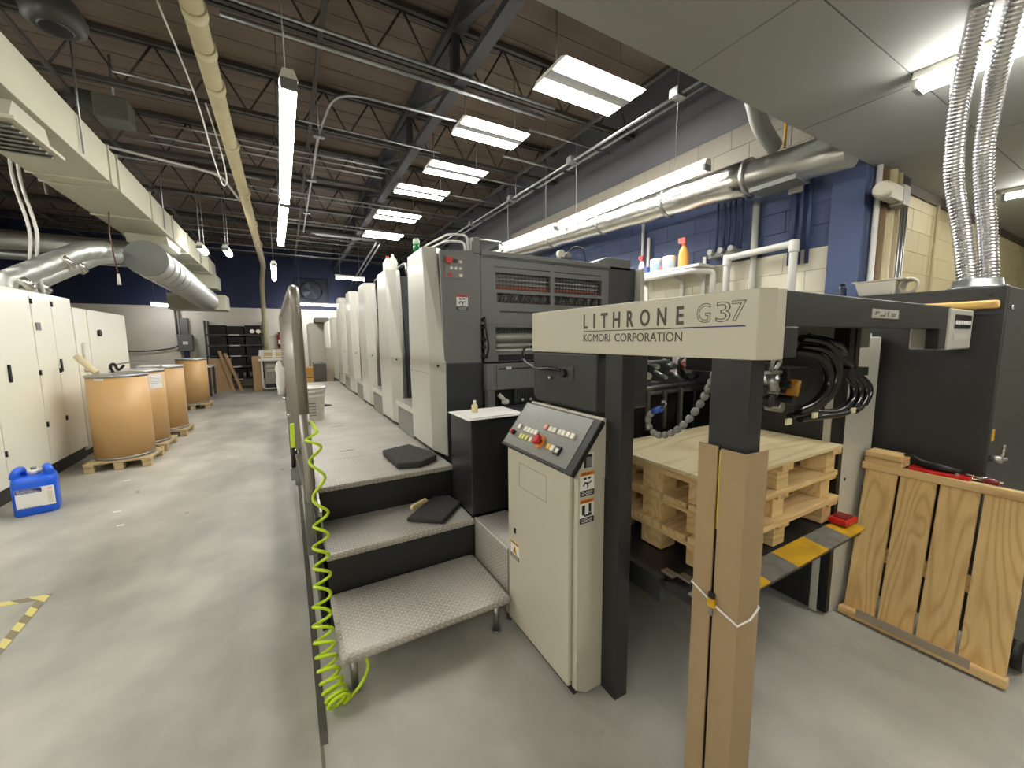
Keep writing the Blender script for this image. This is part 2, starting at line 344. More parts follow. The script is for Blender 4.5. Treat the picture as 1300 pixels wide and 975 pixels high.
# roof deck, joists and girder
ce = struct(MB().box(XL-.2, YE, ZD, XR+.4, YB+.2, ZD+.1).build('ceiling', DECK))
rib = MB().box(XL, -.02, -.006, XR+.02, .02, 0).mesh('deck_rib')
rib.materials.append(DECK)
for i in range(50): piece('deck_rib', rib, (0, YE+.2+i*.305, ZD), ce)
jm = MB()
for sy in (-.035, .035):
    jm.box(XL, sy-.022, 0, XR+.03, sy+.022, .045); jm.box(XL, sy-.022, .5, XR+.03, sy+.022, .545)
jm = jm.mesh('joist'); jm.materials.append(JOIST)
wm = MB(); n = 18; dx = (XR-XL)/n
for i in range(n):
    x = XL+i*dx; wm.cyl((x, 0, .03), (x+dx/2, 0, .52), .012, 6); wm.cyl((x+dx/2, 0, .52), (x+dx, 0, .03), .012, 6)
wm = wm.mesh('joist_web'); wm.materials.append(JOIST)
JY = [2.5+1.83*i for i in range(8)]
for y in JY:
    j = piece('joist', jm, (0, y, 4.385), ce); piece('joist_web', wm, (0, 0, 0), j)
br = MB().box(-.02, YE+.1, 0, .02, YB, .04).mesh('bridging_strut'); br.materials.append(JOIST)
for x in (-4.4, -1.9, .45, 3.6): piece('bridging_strut', br, (x, 0, 4.345), ce)
g = MB().box(1.72, YE, 4.29, 1.84, YB, 4.36).build('roof_girder', GIRD, ce)
MB().box(1.69, YE, 4.84, 1.87, YB, 4.92).build('top_chord', GIRD, g)
for i in range(8):
    y = 2.5+1.83*i
    MB().box(1.74, y-.05, 4.36, 1.82, y+.05, 4.84).build('girder_post', GIRD, g)
    MB().hexa([(1.74, y+.05, 4.36), (1.82, y+.05, 4.36), (1.82, y+.16, 4.36), (1.74, y+.16, 4.36), (1.74, y+1.62, 4.84), (1.82, y+1.62, 4.84), (1.82, y+1.73, 4.84), (1.74, y+1.73, 4.84)]).build('girder_diagonal', GIRD, g)
# lower board ceiling over the near end
lc = struct(MB().box(XL-.2, YF-.2, ZL+.012, 11.2, YE, ZL+.1).build('ceiling', M('ceiling_backing', (96, 96, 92), .9)))
struct(MB().box(XL-.2, YE-.1, ZL+.1, 11.2, YE-.002, ZD).build('wall_bulkhead', CEILW))
tile = MB().box(0, 0, 0, 1.212, .6, .012).mesh('ceiling_panel'); tile.materials.append(CEILW)
for i in range(-5, 9):
    for j in range(9): piece('ceiling_panel', tile, (.795+1.22*i, YE-.606*(j+1), ZL), lc)
# ------------------------------------------------------------------ lamps
def tube_lamp(p0, p1, label, group=None, r=.028, mat=None, hang=None, w=.07, double=False):
    p0, p1 = Vector(p0), Vector(p1); d = (p1-p0).normalized(); s = d.cross(Vector((0, 0, 1))).normalized(); c = (p0+p1)/2
    t = thing('tube_lamp', label, 'ceiling lamp', c, group)
    up = Vector((0, 0, 1)); q0, q1 = p0-d*.03, p1+d*.03
    hb = MB().hexa([q0-s*w*.75+up*.03, q0+s*w*.75+up*.03, q1+s*w*.75+up*.03, q1-s*w*.75+up*.03, q0-s*w*.45+up*.085, q0+s*w*.45+up*.085, q1+s*w*.45+up*.085, q1-s*w*.45+up*.085])
    hb.build('housing', WHITE, t)
    for off in ((-w*.5, w*.5) if double else (0,)):
        MB().tube([p0+s*off, p1+s*off], r, 10).build('tube', mat or L_TUBE, t)
    for q in (p0-d*.015, p1+d*.015): MB().hexa([q-s*w*.7-d*.012-up*.03, q+s*w*.7-d*.012-up*.03, q+s*w*.7+d*.012-up*.03, q-s*w*.7+d*.012-up*.03, q-s*w*.7-d*.012+up*.04, q+s*w*.7-d*.012+up*.04, q+s*w*.7+d*.012+up*.04, q-s*w*.7+d*.012+up*.04]).build('end_cap', GREYP, t)
    if hang:
        for f in (.15, .85):
            q = p0.lerp(p1, f); MB().cyl(q+up*.08, Vector((q.x, q.y, hang)), .005, 6).build('hanger_wire', GALV, t)
    return t
tube_lamp((.12, 3.08, 3.23), (.095, 5.52, 3.23), 'long hanging tube lamp between the white rain pipe and the bent conduit', r=.032, hang=ZD)
tube_lamp((.09, 5.68, 3.23), (.035, 7.92, 3.23), 'second hanging tube lamp behind the first one in the same run', r=.032, hang=ZD)
tube_lamp((-.12, 10.1, 3.23), (-.155, 12.4, 3.23), 'short looking tube lamp beside the bend of the white rain pipe', r=.045, hang=ZD)
tube_lamp((3.75, 2.66, 3.28), (3.75, 5.06, 3.3), 'tube lamp mounted alongside the foil wrapped duct, end by the bare duct', r=.03, hang=ZD)
tube_lamp((3.75, 5.2, 3.3), (3.76, 7.0, 3.36), 'tube lamp farther along the foil duct above the grey press', r=.03, hang=ZD)
tube_lamp((3.13, .92, ZL-.07), (3.16, -1.4, ZL-.07), 'tube lamp on the low board ceiling behind the metal flexible hoses', r=.026, double=True)
tube_lamp((6.35, 1.15, ZL-.07), (6.4, -1.2, ZL-.07), 'tube lamp on the low board ceiling near the cream block wall', r=.022)
tube_lamp((-2.6, 1.9, 3.2), (-2.6, 4.2, 3.2), 'added unseen twin tube lamp hung on wires between the painted duct and the left wall', r=.03, double=True, hang=ZD)  # added out of frame to light the console door and header panel
tube_lamp((-1.0, -.9, ZL-.07), (-1.0, -3.2, ZL-.07), 'added unseen single tube lamp on the low board ceiling near the front wall', r=.03)  # added behind the camera to light the faces turned toward it
tube_lamp((-3.1, -.4, ZL-.07), (-3.1, -2.6, ZL-.07), 'added unseen twin tube lamp on the low board ceiling beside the left wall', r=.03, double=True)  # extra fixture outside the view, brightens the near floor and panels
tube_lamp((-3.6, 4.5, 3.5), (-3.6, 6.9, 3.5), 'added unseen tube lamp above the white cabinets', r=.03, hang=ZD)  # unseen lamp put in for more light from the left
tube_lamp((.3, 16., 2.9), (1.85, 16., 2.88), 'low tube lamp in front of the far wall under the exhaust fan', r=.03, mat=L_BACK, hang=ZD)
tube_lamp((1.42, 13, 3.47), (2.2, 13, 3.45), 'tube lamp hung on wires beyond the last press unit', r=.035, mat=L_BACK, hang=ZD)
tube_lamp((-3.45, 16, 2.75), (-3.02, 16, 2.73), 'small tube lamp near the electrical switch box', r=.045, mat=L_BACK, hang=ZD)
for x0 in (-1.24, -.86):
    tube_lamp((x0, 9.2, 3.3), (x0+.01, 9.7, 3.3), 'one of two short tube lamps hung side by side near the painted duct', 'pair of short tube lamps', r=.05, hang=ZD)
def troffer(x0, y0, x1, y1, z, label, group=None):
    t = thing('strip_lamp', label, 'ceiling lamp', ((x0+x1)/2, (y0+y1)/2, z), group)
    MB().prism([(y0, z+.012), (y1, z+.012), (y1-.08, z+.05), (y0+.08, z+.05)], 'x', x0, x1).build('housing', WHITE, t)
    d = y1-y0
    for a, b in ((.04, .37), (.63, .96)): MB().box(x0+.02, y0+d*a, z, x1-.02, y0+d*b, z+.012).build('diffuser', L_TROFF, t)
    MB().box(x0, y0+d*.38, z+.004, x1, y0+d*.62, z+.012).build('spine', GREYP, t)
    for x in (x0+.1, x1-.1): MB().cyl((x, (y0+y1)/2, z+.05), (x, (y0+y1)/2, ZD), .006, 6).build('hanger_chain', GALV, t)
troffer(2.42, 3.2, 3.48, 3.78, 4.2, 'two-strip lamp nearest the low board ceiling edge')
troffer(2.0, 4.56, 2.9, 5.05, 4.2, 'second two-strip lamp from the low board ceiling edge')
troffer(2.03, 5.85, 2.94, 6.35, 4.2, 'third two-strip lamp in the row above the press')
troffer(1.82, 6.95, 2.72, 7.42, 4.2, 'fourth two-strip lamp in the row above the press')
troffer(1.79, 8.5, 2.68, 9.1, 4.2, 'fifth two-strip lamp in the row above the press')
troffer(1.84, 10.2, 2.74, 10.8, 4.2, 'last two-strip lamp in the row, farthest along the press')
# ------------------------------------------------------------------ pipes and conduits under the roof
def pipe(name, pts, r, mat, label, cat, group=None, n=10, rad=.08, fit=None):
    o = MB().tube(arc(pts, rad), r, n).build(name, mat); tag(o, label, cat, group)
    if fit:
        for q, ax in fit:
            q = Vector(q); a = Vector(ax)*.045; MB().cyl(q-a, q+a, r*1.22, n).build('coupling', mat, o)
    return o
rp = pipe('rain_pipe', [(-.43, 1.6, 4.02), (-.46, 15.2, 4.0), (-.59, 16.24, 3.6), (-.59, 16.24, .0)], .075, CREAMP, 'cream painted rain pipe under the roof, dropping at the far end', 'pipe', rad=.5, n=16)
for y in (3.9, 4.35, 4.9, 6.2, 8, 10, 12): MB().cyl((-.43, y-.05, 4.015), (-.43, y+.05, 4.015), .084, 16).build('coupling', CREAMP, rp)
cx = [(4.05, -.3, 2.9, .016), (4.26, -.3, 2.9, .022), (5.75, .3, 2.1, .012), (6.78, -1.2, 1.7, .014), (6.98, -.4, 1.6, .012), (7.2, -.4, 1.6, .014), (8.2, -2.6, -.2, .018), (8.45, -.6, 4.2, .014), (8.7, -.6, 3.9, .012), (9.6, -2., 1.7, .014),
      (10.3, -.9, 4.2, .014), (10.6, -2., 4.2, .012), (11.8, -4., 4.2, .014), (12.3, -4., 4.2, .016), (13.6, -5., 4.2, .014), (14.4, -5., 4.2, .016), (4.68, 2.95, 4.35, .014), (5.5, 3.0, 4.35, .016), (6.4, 2.98, 4.35, .014), (7.4, 2.75, 4.35, .014), (5.75, -1.35, -.7, .014), (7.2, -1.4, -.6, .016), (7.45, -1.6, -.6, .012)]
for y, a, b, r in cx:
    zc = (4.289 if a < 1.84 and b > 1.7 else 4.344)-r
    tag(MB().cyl((a, y, zc), (b, y, zc), r, 8).build('conduit', GALV), *(('straight conduit run between the dark roof girder and the foil duct', 'conduit', 'conduits right of the girder') if a > 2.5 else ('short straight conduit run left of the cream rain pipe', 'conduit', 'conduits left of the rain pipe') if b < 0 else ('straight conduit run across the far roof bays', 'conduit', 'conduits in the far bays') if y > 9 else ('straight conduit run crossing above the long hanging tube lamps', 'conduit', 'conduits above the tube lamps')))
c = pipe('conduit', [(1.95, 4.75, 4.225), (.62, 4.8, 4.225), (.53, 5.9, 4.225), (.54, 11.1, 4.225)], .016, GALV, 'conduit with a rounded bend beside the long tube lamp, running to the far end', 'conduit', rad=.35)
for y in (5.9, 7.5, 9.4): MB().box(.47, y-.04, 4.19, .6, y+.04, 4.26).build('junction_box', GALV, c)
for y in (5.9, 7.5, 9.4): MB().cyl((.535, y, 4.25), (.535, y, 4.95), .006, 6).build('hanger_rod', GALV, c)
pipe('conduit', [(4.2, 3.0, 4.365), (4.22, 16, 4.365)], .02, GALV, 'conduit running lengthwise above the foil duct', 'conduit')
c = pipe('conduit', [(3.62, 1.62, 4.05), (3.55, 16.9, 4.05)], .016, GALV, 'lengthwise conduit with junction boxes between lamps and foil duct', 'conduit')
for y in (2.5, 6.16, 9.82, 13.48): MB().cyl((3.6, y, 4.06), (3.6, y, 4.4), .006, 6).build('hanger_rod', GALV, c)
for y in (2.9, 4.6, 6.3, 8.0): MB().box(3.53, y-.05, 4.01, 3.67, y+.05, 4.09).build('junction_box', GALV, c)
for x in (2.3, 2.42):
    pipe('conduit', [(x-1.6, 8.9+x, 4.25), (x, 8.9+x, 4.25), (x-.05, 16.9, 3.6)], .025, GALV, 'one of two parallel conduits bending down toward the far wall', 'conduit', 'parallel bent conduits', rad=.2)
pipe('cable', catmull([(-.72, 4.4, 4.3), (-.62, 5.2, 4.0), (-.6, 5.9, 3.75), (-.58, 6.5, 3.62), (-.54, 6.6, 3.72), (-.55, 6.3, 3.95), (-.6, 5.7, 4.2)], 5), .008, WHITEP, 'loose white cable looping beside the cream rain pipe', 'cable')
pipe('conduit', [(-2.02, 7.8, 4.3), (-.75, 8.2, 4.3), (-.6, 9.5, 4.3)], .02, WHITEP, 'white painted conduit bending to join the rain pipe run', 'conduit', rad=.3)
# ------------------------------------------------------------------ ducts
d = tag(MB().box(-2.1, 1.62, 3.28, -1.5, 13.3, 3.64).build('rectangular_duct', DUCTP, bevel=.006), 'long beige painted rectangular duct with standing seams above the aisle', 'duct')
for y in (2.8, 4.0, 5.9, 6.15, 7.4, 8.6, 9.8, 11, 12.2): MB().box(-2.115, y-.012, 3.265, -1.485, y+.012, 3.655).build('duct_seam', DUCTP, d)
for y in (5.2, 8, 11):
    MB().cyl((-1.48, y, 3.3), (-1.48, y, 4.4), .008, 6).build('hanger_rod', GALV, d)
dr = MB().prism([(4.28, 3.28), (4.72, 3.28), (4.80, 3.13), (4.2, 3.13)], 'x', -2.02, -1.55).build('air_outlet', DUCTP, d)
MB().box(-2.08, 4.14, 3.105, -1.5, 4.86, 3.13).build('outlet_flange', DUCTP, dr)
for i in range(7): MB().hexa([(-2.02, 4.22+i*.09, 3.085), (-1.55, 4.22+i*.09, 3.085), (-1.55, 4.25+i*.09, 3.085), (-2.02, 4.25+i*.09, 3.085), (-2.02, 4.25+i*.09, 3.105), (-1.55, 4.25+i*.09, 3.105), (-1.55, 4.28+i*.09, 3.105), (-2.02, 4.28+i*.09, 3.105)]).build('louvre', GREYP, dr)
dr = MB().prism([(8.4, 3.28), (9.4, 3.28), (9.3, 3.16), (8.5, 3.16)], 'x', -2.05, -1.55).build('air_outlet', DUCTP, d)
MB().box(-2.2, 12.6, 2.95, -1.42, 13.3, 3.28).build('duct_drop', DUCTP, d)
MB().box(-2.45, 12.7, 2.42, -1.28, 13.5, 2.8).build('duct_box', DUCTP, d)
sd = tag(MB().tube(catmull([(-1.75, 8.1, 2.86), (-1.75, 9.3, 2.84), (-1.72, 10.6, 2.78), (-1.66, 12.7, 2.64)], 6), .255, 28).build('spiral_duct', SPIRAL), 'wide round spiral duct of bare steel with a closed grey end', 'duct')
MB().cyl((-1.75, 8.06, 2.86), (-1.75, 8.12, 2.86), .262, 28).build('end_cap', M('duct_cap', (118, 120, 116), .5, .6), sd)
for y in (8.5, 8.9, 9.3, 9.75, 10.2): MB().cyl((-1.75, y-.012, 2.85-(y-8.5)*.02), (-1.75, y+.012, 2.85-(y-8.5)*.02), .268, 28).build('duct_ring', STEEL, sd)
for k, (y0, r) in enumerate(((7.05, .115), (7.45, .11))):
    o = tag(MB().tube(arc([(-2.80, y0-.05, 2.203), (-2.80, y0-.05, 2.31), (-2.22, y0+.33, 2.80), (-2.04, y0+.52, 2.86)], .16), r, 20).build('exhaust_duct', SPIRAL), ('slanting round duct rising from the white cabinets, with taped lower collar' if k == 0 else 'second slanting round duct from the white cabinets with a shiny elbow'), 'duct')
    MB().cyl((-2.72, y0+.0, 2.287), (-2.66, y0+.04, 2.349), r*1.06, 20).build('collar', FOIL, o)
    MB().cyl((-2.40, y0+.212, 2.615), (-2.36, y0+.238, 2.656), r*1.06, 20).build('collar', FOIL, o)
tag(MB().cyl((-5.5, 9.6, 3.25), (-2.14, 9.6, 3.2), .17, 20).build('round_duct', SPIRAL), 'round duct running across behind the slanting exhaust ducts', 'duct')
tag(MB().cyl((-5.5, 8.9, 2.92), (-2.15, 8.9, 2.9), .07, 14).build('round_duct', GALV), 'thin round duct running across below the wider one', 'duct')
for k, x in enumerate((-2.66, -2.60)):
    tag(MB().tube(catmull([(x, 7.31, 2.203), (x-.02, 7.31, 2.6), (x+.02, 7.28, 3.0), (x-.03, 7.2, 3.6), (x, 7.2, 4.344)], 5), .018, 8).build('cable', WHITEP), 'white flexible conduit rising from the white cabinets to the roof', 'cable', 'white risers above the cabinets')
tag(MB().tube(catmull([(-2.5, 7.2, 4.3), (-2.45, 7.2, 3.8), (-2.42, 7.2, 3.4)], 5), .014, 8).build('cable', GREYP), 'short grey cable hanging free above the white cabinets', 'cable')
o = tag(MB().tube([(-1.88, 7.2, 3.279), (-1.9, 7.2, 3.0), (-1.86, 7.2, 2.5)], .008, 6).build('hanging_cord', M('brown_cord', (90, 52, 40), .6)), 'brown cord with a white plug hanging in front of the blue wall', 'cord')
MB().cyl((-1.86, 7.2, 2.36), (-1.86, 7.2, 2.5), .022, 8, .012).build('plug', WHITEP, o)
# foil wrapped duct on the right
fd = tag(MB().tube([(4.02, 1.56, 3.1), (4.02, 2.6, 3.15), (4.02, 3.1, 3.17)], .15, 24).build('foil_duct', M('bare_duct', (190, 190, 184), .3, .9, var=.05, scale=4)), 'round duct along the blue wall, wrapped in shiny foil beyond its bare end', 'duct')
pts = [(4.02+.006*math.sin(i*2.1), 2.35+i*.17, 3.145+i*.0078) for i in range(34)]
MB().tube(pts, [.165+.006*math.sin(i*1.7) for i in range(34)], 24).build('foil_wrap', FOIL, fd)
for y in (2.36, 3.3, 4.4, 5.6): MB().cyl((4.02, y-.02, 3.145+(y-2.35)*.046), (4.02, y+.02, 3.145+(y-2.35)*.046), .176, 24).build('clamp_band', STEEL, fd)
MB().box(3.9, 1.9, 2.96, 4.14, 2.3, 3.0).build('duct_grille', GREYP, fd)
tag(MB().tube(catmull([(2.75, 1.75, 3.55), (3.1, 1.85, 3.42), (3.5, 2.0, 3.34), (3.9, 2.1, 3.3)], 6), .065, 16).build('flexible_duct', M('grey_flex', (150, 150, 144), .5, .3)), 'grey flexible duct dropping from the roof onto the foil duct', 'duct')
tag(MB().cyl((3.98, 2.05, 3.28), (3.98, 2.05, 3.5), .012, 8).build('yellow_rod', YELLOW), 'short yellow rod standing above the bare duct end', 'rod')
# items up in the roof at left
o = thing('ceiling_fan_unit', 'dark round drum shaped unit high under the brown roof', 'fan', (-1.5, 5.0, 4.3))
MB().lathe((-1.5, 5.0, 4.2), [(.14, 0), (.19, .03), (.2, .1), (.16, .2), (.08, .3), (.08, .75)], 24).build('drum', M('drab_metal', (58, 60, 52), .5), o)
MB().lathe((-1.5, 5.0, 4.19), [(.1, 0), (.12, .02)], 24).build('face', DARK2, o)
o = thing('roof_box', 'drab metal box unit with a bracket hung under the brown roof', 'box', (-1.55, 6.6, 4.2))
MB().box(-1.72, 6.45, 4.15, -1.42, 6.75, 4.4).build('body', M('drab_box', (88, 90, 78), .5), o, bevel=.01)
MB().box(-1.95, 6.5, 4.3, -1.72, 6.7, 4.42).build('bracket', M('drab_metal', (58, 60, 52), .5), o)
MB().cyl((-1.57, 6.6, 4.4), (-1.57, 6.6, 4.9), .015, 8).build('rod', GALV, o)
# ================================================================== the press
PZ = .68                                           # walkway height
def unit_cover(y0, zt, x=.957, depth=.64, zb=PZ+.02, zk=1.43):
    # side cover: chamfered near edge, upper part leaning back from a knee
    A = [(1.06, y0), (x, y0+.09), (x, y0+depth), (1.12, y0+depth), (1.12, y0+.06)]
    B = [(1.06, y0+.155), (x+.005, y0+.195), (x+.01, y0+depth), (1.12, y0+depth), (1.12, y0+.20)]
    m = MB(); n = 5
    rows = [[(p[0], p[1], zb+(.0 if i != 1 else .015)) for i, p in enumerate(A)], [(p[0], p[1], zk) for p in A], [(p[0], p[1], zt) for p in B]]
    # bottom edge rises a little toward the face
    rows[0] = [(1.06, y0+.0, zb-.015), (x+.012, y0+.10, zb+.03), (x+.012, y0+depth, zb+.03), (1.12, y0+depth, zb), (1.12, y0+.06, zb)]
    vs = [v for r in rows for v in r]
    fs = [tuple(reversed(range(n))), tuple(range(2*n, 3*n))]+[(k*n+i, k*n+(i+1) % n, (k+1)*n+(i+1) % n, (k+1)*n+i) for k in range(2) for i in range(n)]
    return m.add(vs, fs)
UY = [2.90, 4.22, 5.58, 6.98, 8.47]; UZ = [2.32, 2.35, 2.38, 2.42, 2.455]
nth = ['first printing unit with button panel and grille end, beside the steps', 'second printing unit with white bottles on top, next to the grille-ended one', 'third printing unit counted from the steps', 'fourth printing unit counted from the steps', 'fifth printing unit counted from the steps, last of the tall ones']
units = []
for k, (y0, zt) in enumerate(zip(UY, UZ)):
    t = thing('printing_unit', 'pale grey '+nth[k], 'press unit', (1.9, y0+.4, 0), None)
    units.append(t)
    cv = unit_cover(y0, zt).build('side_cover', LITE2, t, bevel=.006)
    # lower closed door line and latch
    rect((.9568, y0+.63, 1.34), YN, Z_, .53, .003, .0008).build('seam', GREYP, cv)
    MB().cyl((1.02, y0+.045, 1.40), (1.005, y0+.03, 1.40), .008, 8).build('latch', BLACK, cv)
    if k: MB().prism([(y0+.02, .12), (y0+.66, .12), (y0+.66, zt-.06), (y0+.2, zt-.06), (y0+.02, 1.43)], 'x', 1.121, 2.72).build('body', DARK, t, bevel=.005)
    else: MB().box(1.121, y0+.05, .12, 2.72, y0+.66, zt-.03).build('body', DARK, t)
    MB().box(1.2, y0+.665, .12, 2.6, (UY[k+1]-.02 if k < 4 else y0+1.0), 1.75).build('transfer_gap_fill', DARK2, t)  # black box added in the dark recess between units, blocks the view through
    MB().box(.97, y0+.645, .93, 1.2, UY[k+1]-.02 if k < 4 else y0+1.0, .985).build('foot_ledge', LITE2, t, bevel=.004)
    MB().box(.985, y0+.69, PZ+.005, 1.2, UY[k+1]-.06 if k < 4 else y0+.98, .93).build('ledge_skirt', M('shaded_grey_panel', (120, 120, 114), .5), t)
    # hand rails on top
    rl = MB()
    for x in (1.2, 1.32):
        rl.tube(arc([(x, y0+.2, zt-.05), (x, y0+.25, zt+.1), (x, y0+.62, zt+.1), (x, y0+.68, zt-.05)], .05), .012, 8)
    if k: rl.build('top_rail', STEEL, t)
    # drive side cover
    MB().box(2.72, y0+.05, .12, 3.12, y0+.65, zt-.02).build('drive_side_cover', DARK if k == 0 else LITE2, t, bevel=.005)
# ---- end face of the first unit
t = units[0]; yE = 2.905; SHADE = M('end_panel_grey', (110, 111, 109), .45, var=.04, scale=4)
MB().prism([(1.065, PZ+.02), (1.37, PZ+.02), (1.37, 2.36), (1.30, 2.36), (1.30, 2.29), (1.04, 2.265), (1.055, 1.43)], 'y', yE, yE+.03).build('end_panel', SHADE, t, bevel=.003)
rect((1.045, yE-.001, 1.418), X_, Z_, .325, .003).build('seam', BLACK, t)
MB().box(1.065, yE-.004, PZ+.02, 1.37, yE, 1.415).build('lower_door', M('lower_door_grey', (54, 55, 57), .4), t)
MB().box(1.31, yE-.01, 2.27, 1.365, yE+.06, 2.39).build('corner_post', SHADE, t, bevel=.004)
# upper panel with two rows of mesh windows each side, built around the openings
up = MB()
wins = [(1.505, 2.045, 2.005, 2.14), (2.085, 2.63, 2.005, 2.14), (1.515, 2.045, 1.90, 1.978), (2.085, 2.635, 1.90, 1.978)]
def frame_panel(m, x0, x1, z0, z1, wins, y0, y1):
    zs = sorted({z0, z1}|{w[2] for w in wins}|{w[3] for w in wins})
    for a, b in zip(zs, zs[1:]):
        c = (a+b)/2; hs = sorted((w[0], w[1]) for w in wins if w[2] < c < w[3]); x = x0
        for h0, h1 in hs:
            m.box(x, y0, a, h0, y1, b); x = h1
        m.box(x, y0, a, x1, y1, b)
frame_panel(up, 1.372, 2.72, 1.725, 2.262, wins, yE, yE+.025); up.build('upper_guard', SHADE, t)
MB().box(1.375, yE-.012, 2.262, 2.73, yE+.1, 2.30).build('guard_cap', SHADE, t, bevel=.004)
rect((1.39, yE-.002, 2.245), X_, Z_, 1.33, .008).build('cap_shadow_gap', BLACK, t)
for x0, x1 in ((1.49, 2.04), (2.08, 2.62)): rect((x0, yE-.001, 2.178), X_, Z_, x1-x0, .010).build('slot', BLACK, t)
rect((1.54, yE-.001, 1.822), X_, Z_, 1.05, .012).build('slot', BLACK, t)
BRT = M('bright_bar', (214, 212, 206), .4)
PALE = M('pale_roller', (150, 148, 142), .35, .5)
for i in range(34):
    x = 1.53+i*.033; MB().cyl((x, yE+.035, 1.905), (x+.03*(1 if i % 3 else -1), yE+.03, 1.972), .008, 8).build('grip_finger', PALE if i % 4 else STEEL, t)
ins = MB().box(1.4, yE+.20, 1.45, 2.7, yE+.22, 2.25).build('inner_back', DARK2, t)
for (z, r, m) in ((2.03, .014, M('copper_roller', (214, 120, 92), .4)), (2.062, .009, BRT), (2.095, .009, BRT), (2.13, .01, GALV), (1.62, .05, PALE), (1.55, .03, PALE), (1.512, .01, WHITE)):
    MB().cyl((1.42, yE+.05, z), (2.68, yE+.05, z), r, 12).build('roller', m, t)
wire = M('guard_wire', (30, 30, 31), .4)
for (x0, x1, z0, z1) in wins:
    m = MB(); nx = int((x1-x0)/.034); nz = max(3, int((z1-z0)/.026))
    for i in range(1, nx): m.box(x0+(x1-x0)*i/nx-.0014, yE+.012, z0, x0+(x1-x0)*i/nx+.0014, yE+.016, z1)
    for i in range(1, nz): m.box(x0, yE+.010, z0+(z1-z0)*i/nz-.002, x1, yE+.014, z0+(z1-z0)*i/nz+.002)
    o = m.build('mesh_guard', wire, t)
low = MB(); w3 = [(1.50, 2.63, 1.50, 1.70)]
frame_panel(low, 1.40, 2.72, 1.42, 1.722, w3, yE, yE+.025); low.build('lower_guard', SHADE, t)
m = MB()
for i in range(1, 40): m.box(1.5+1.13*i/40-.002, yE+.012, 1.62, 1.5+1.13*i/40+.002, yE+.016, 1.70)
for z in (1.64, 1.66, 1.68): m.box(1.5, yE+.01, z-.002, 2.63, yE+.014, z+.002)
m.build('mesh_guard', wire, t)
rect((1.52, yE-.002, 1.425), X_, Z_, 1.15, .05).build('slot', BLACK, t)
# pneumatic bits beside the guard
hd = MB()
for z in (1.76, 1.70, 1.60, 1.54, 1.47): hd.cyl((1.385, yE-.03, z), (1.385, yE+.005, z), .016, 10)
hd.tube(catmull([(1.385, yE-.03, 1.78), (1.39, yE-.05, 1.66), (1.41, yE-.045, 1.55), (1.40, yE-.03, 1.45)], 4), .008, 6); hd.build('latch_gear', BLACK, t)
# lower grey front, feed table inlet
MB().box(1.385, yE-.06, 1.19, 2.7, yE+.02, 1.405).build('inlet_cover', SHADE, t, bevel=.005)
rect((1.47, yE-.061, 1.195), X_, Z_, .003, .2).build('seam', BLACK, t); rect((1.49, yE-.061, 1.355), X_, Z_, .9, .012).build('slot', BLACK, t)
rect((1.56, yE-.063, 1.357), X_, Z_, .05, .02).build('bright_tab', WHITE, t)
MB().box(1.40, yE-.05, .98, 1.46, yE+.02, 1.19).build('inlet_side', SHADE, t)
rect((1.46, yE-.02, .98), X_, Z_, .19, .21).build('recess', BLACK, t)
h = MB().lathe((1.555, yE-.05, 1.065), [(.005, 0), (.03, .005), (.032, .03), (.02, .045)], 16).build('knob', WHITE, t)
MB().tube([(1.50, yE-.04, 1.15), (1.555, yE-.06, 1.09)], .018, 8).build('knob_lever', WHITE, t)
MB().box(1.65, yE-.05, 1.07, 2.7, yE-.02, 1.19).build('mesh_frame', DARK, t)
m = MB()
for i in range(40): m.box(1.67+i*.025, yE-.056, 1.10, 1.674+i*.025, yE-.05, 1.18)
for z in (1.115, 1.13, 1.145, 1.16): m.box(1.66, yE-.054, z, 2.69, yE-.05, z+.004)
m.build('mesh_guard', wire, t)
for x in (1.71, 1.79, 1.87, 1.95): MB().cyl((x, yE-.075, 1.095), (x, yE-.055, 1.095), .012, 10).build('bolt', CHROME, t)
MB().cyl((1.62, yE-.09, 1.02), (2.7, yE-.09, 1.02), .045, 20).build('inlet_roller', CHROME, t)
MB().box(1.62, yE-.17, .93, 2.7, yE-.06, .955).build('inlet_tray', STEEL, t)
MB().box(1.3, yE-.02, .1, 2.7, yE, .98).build('lower_front', DARK2, t)
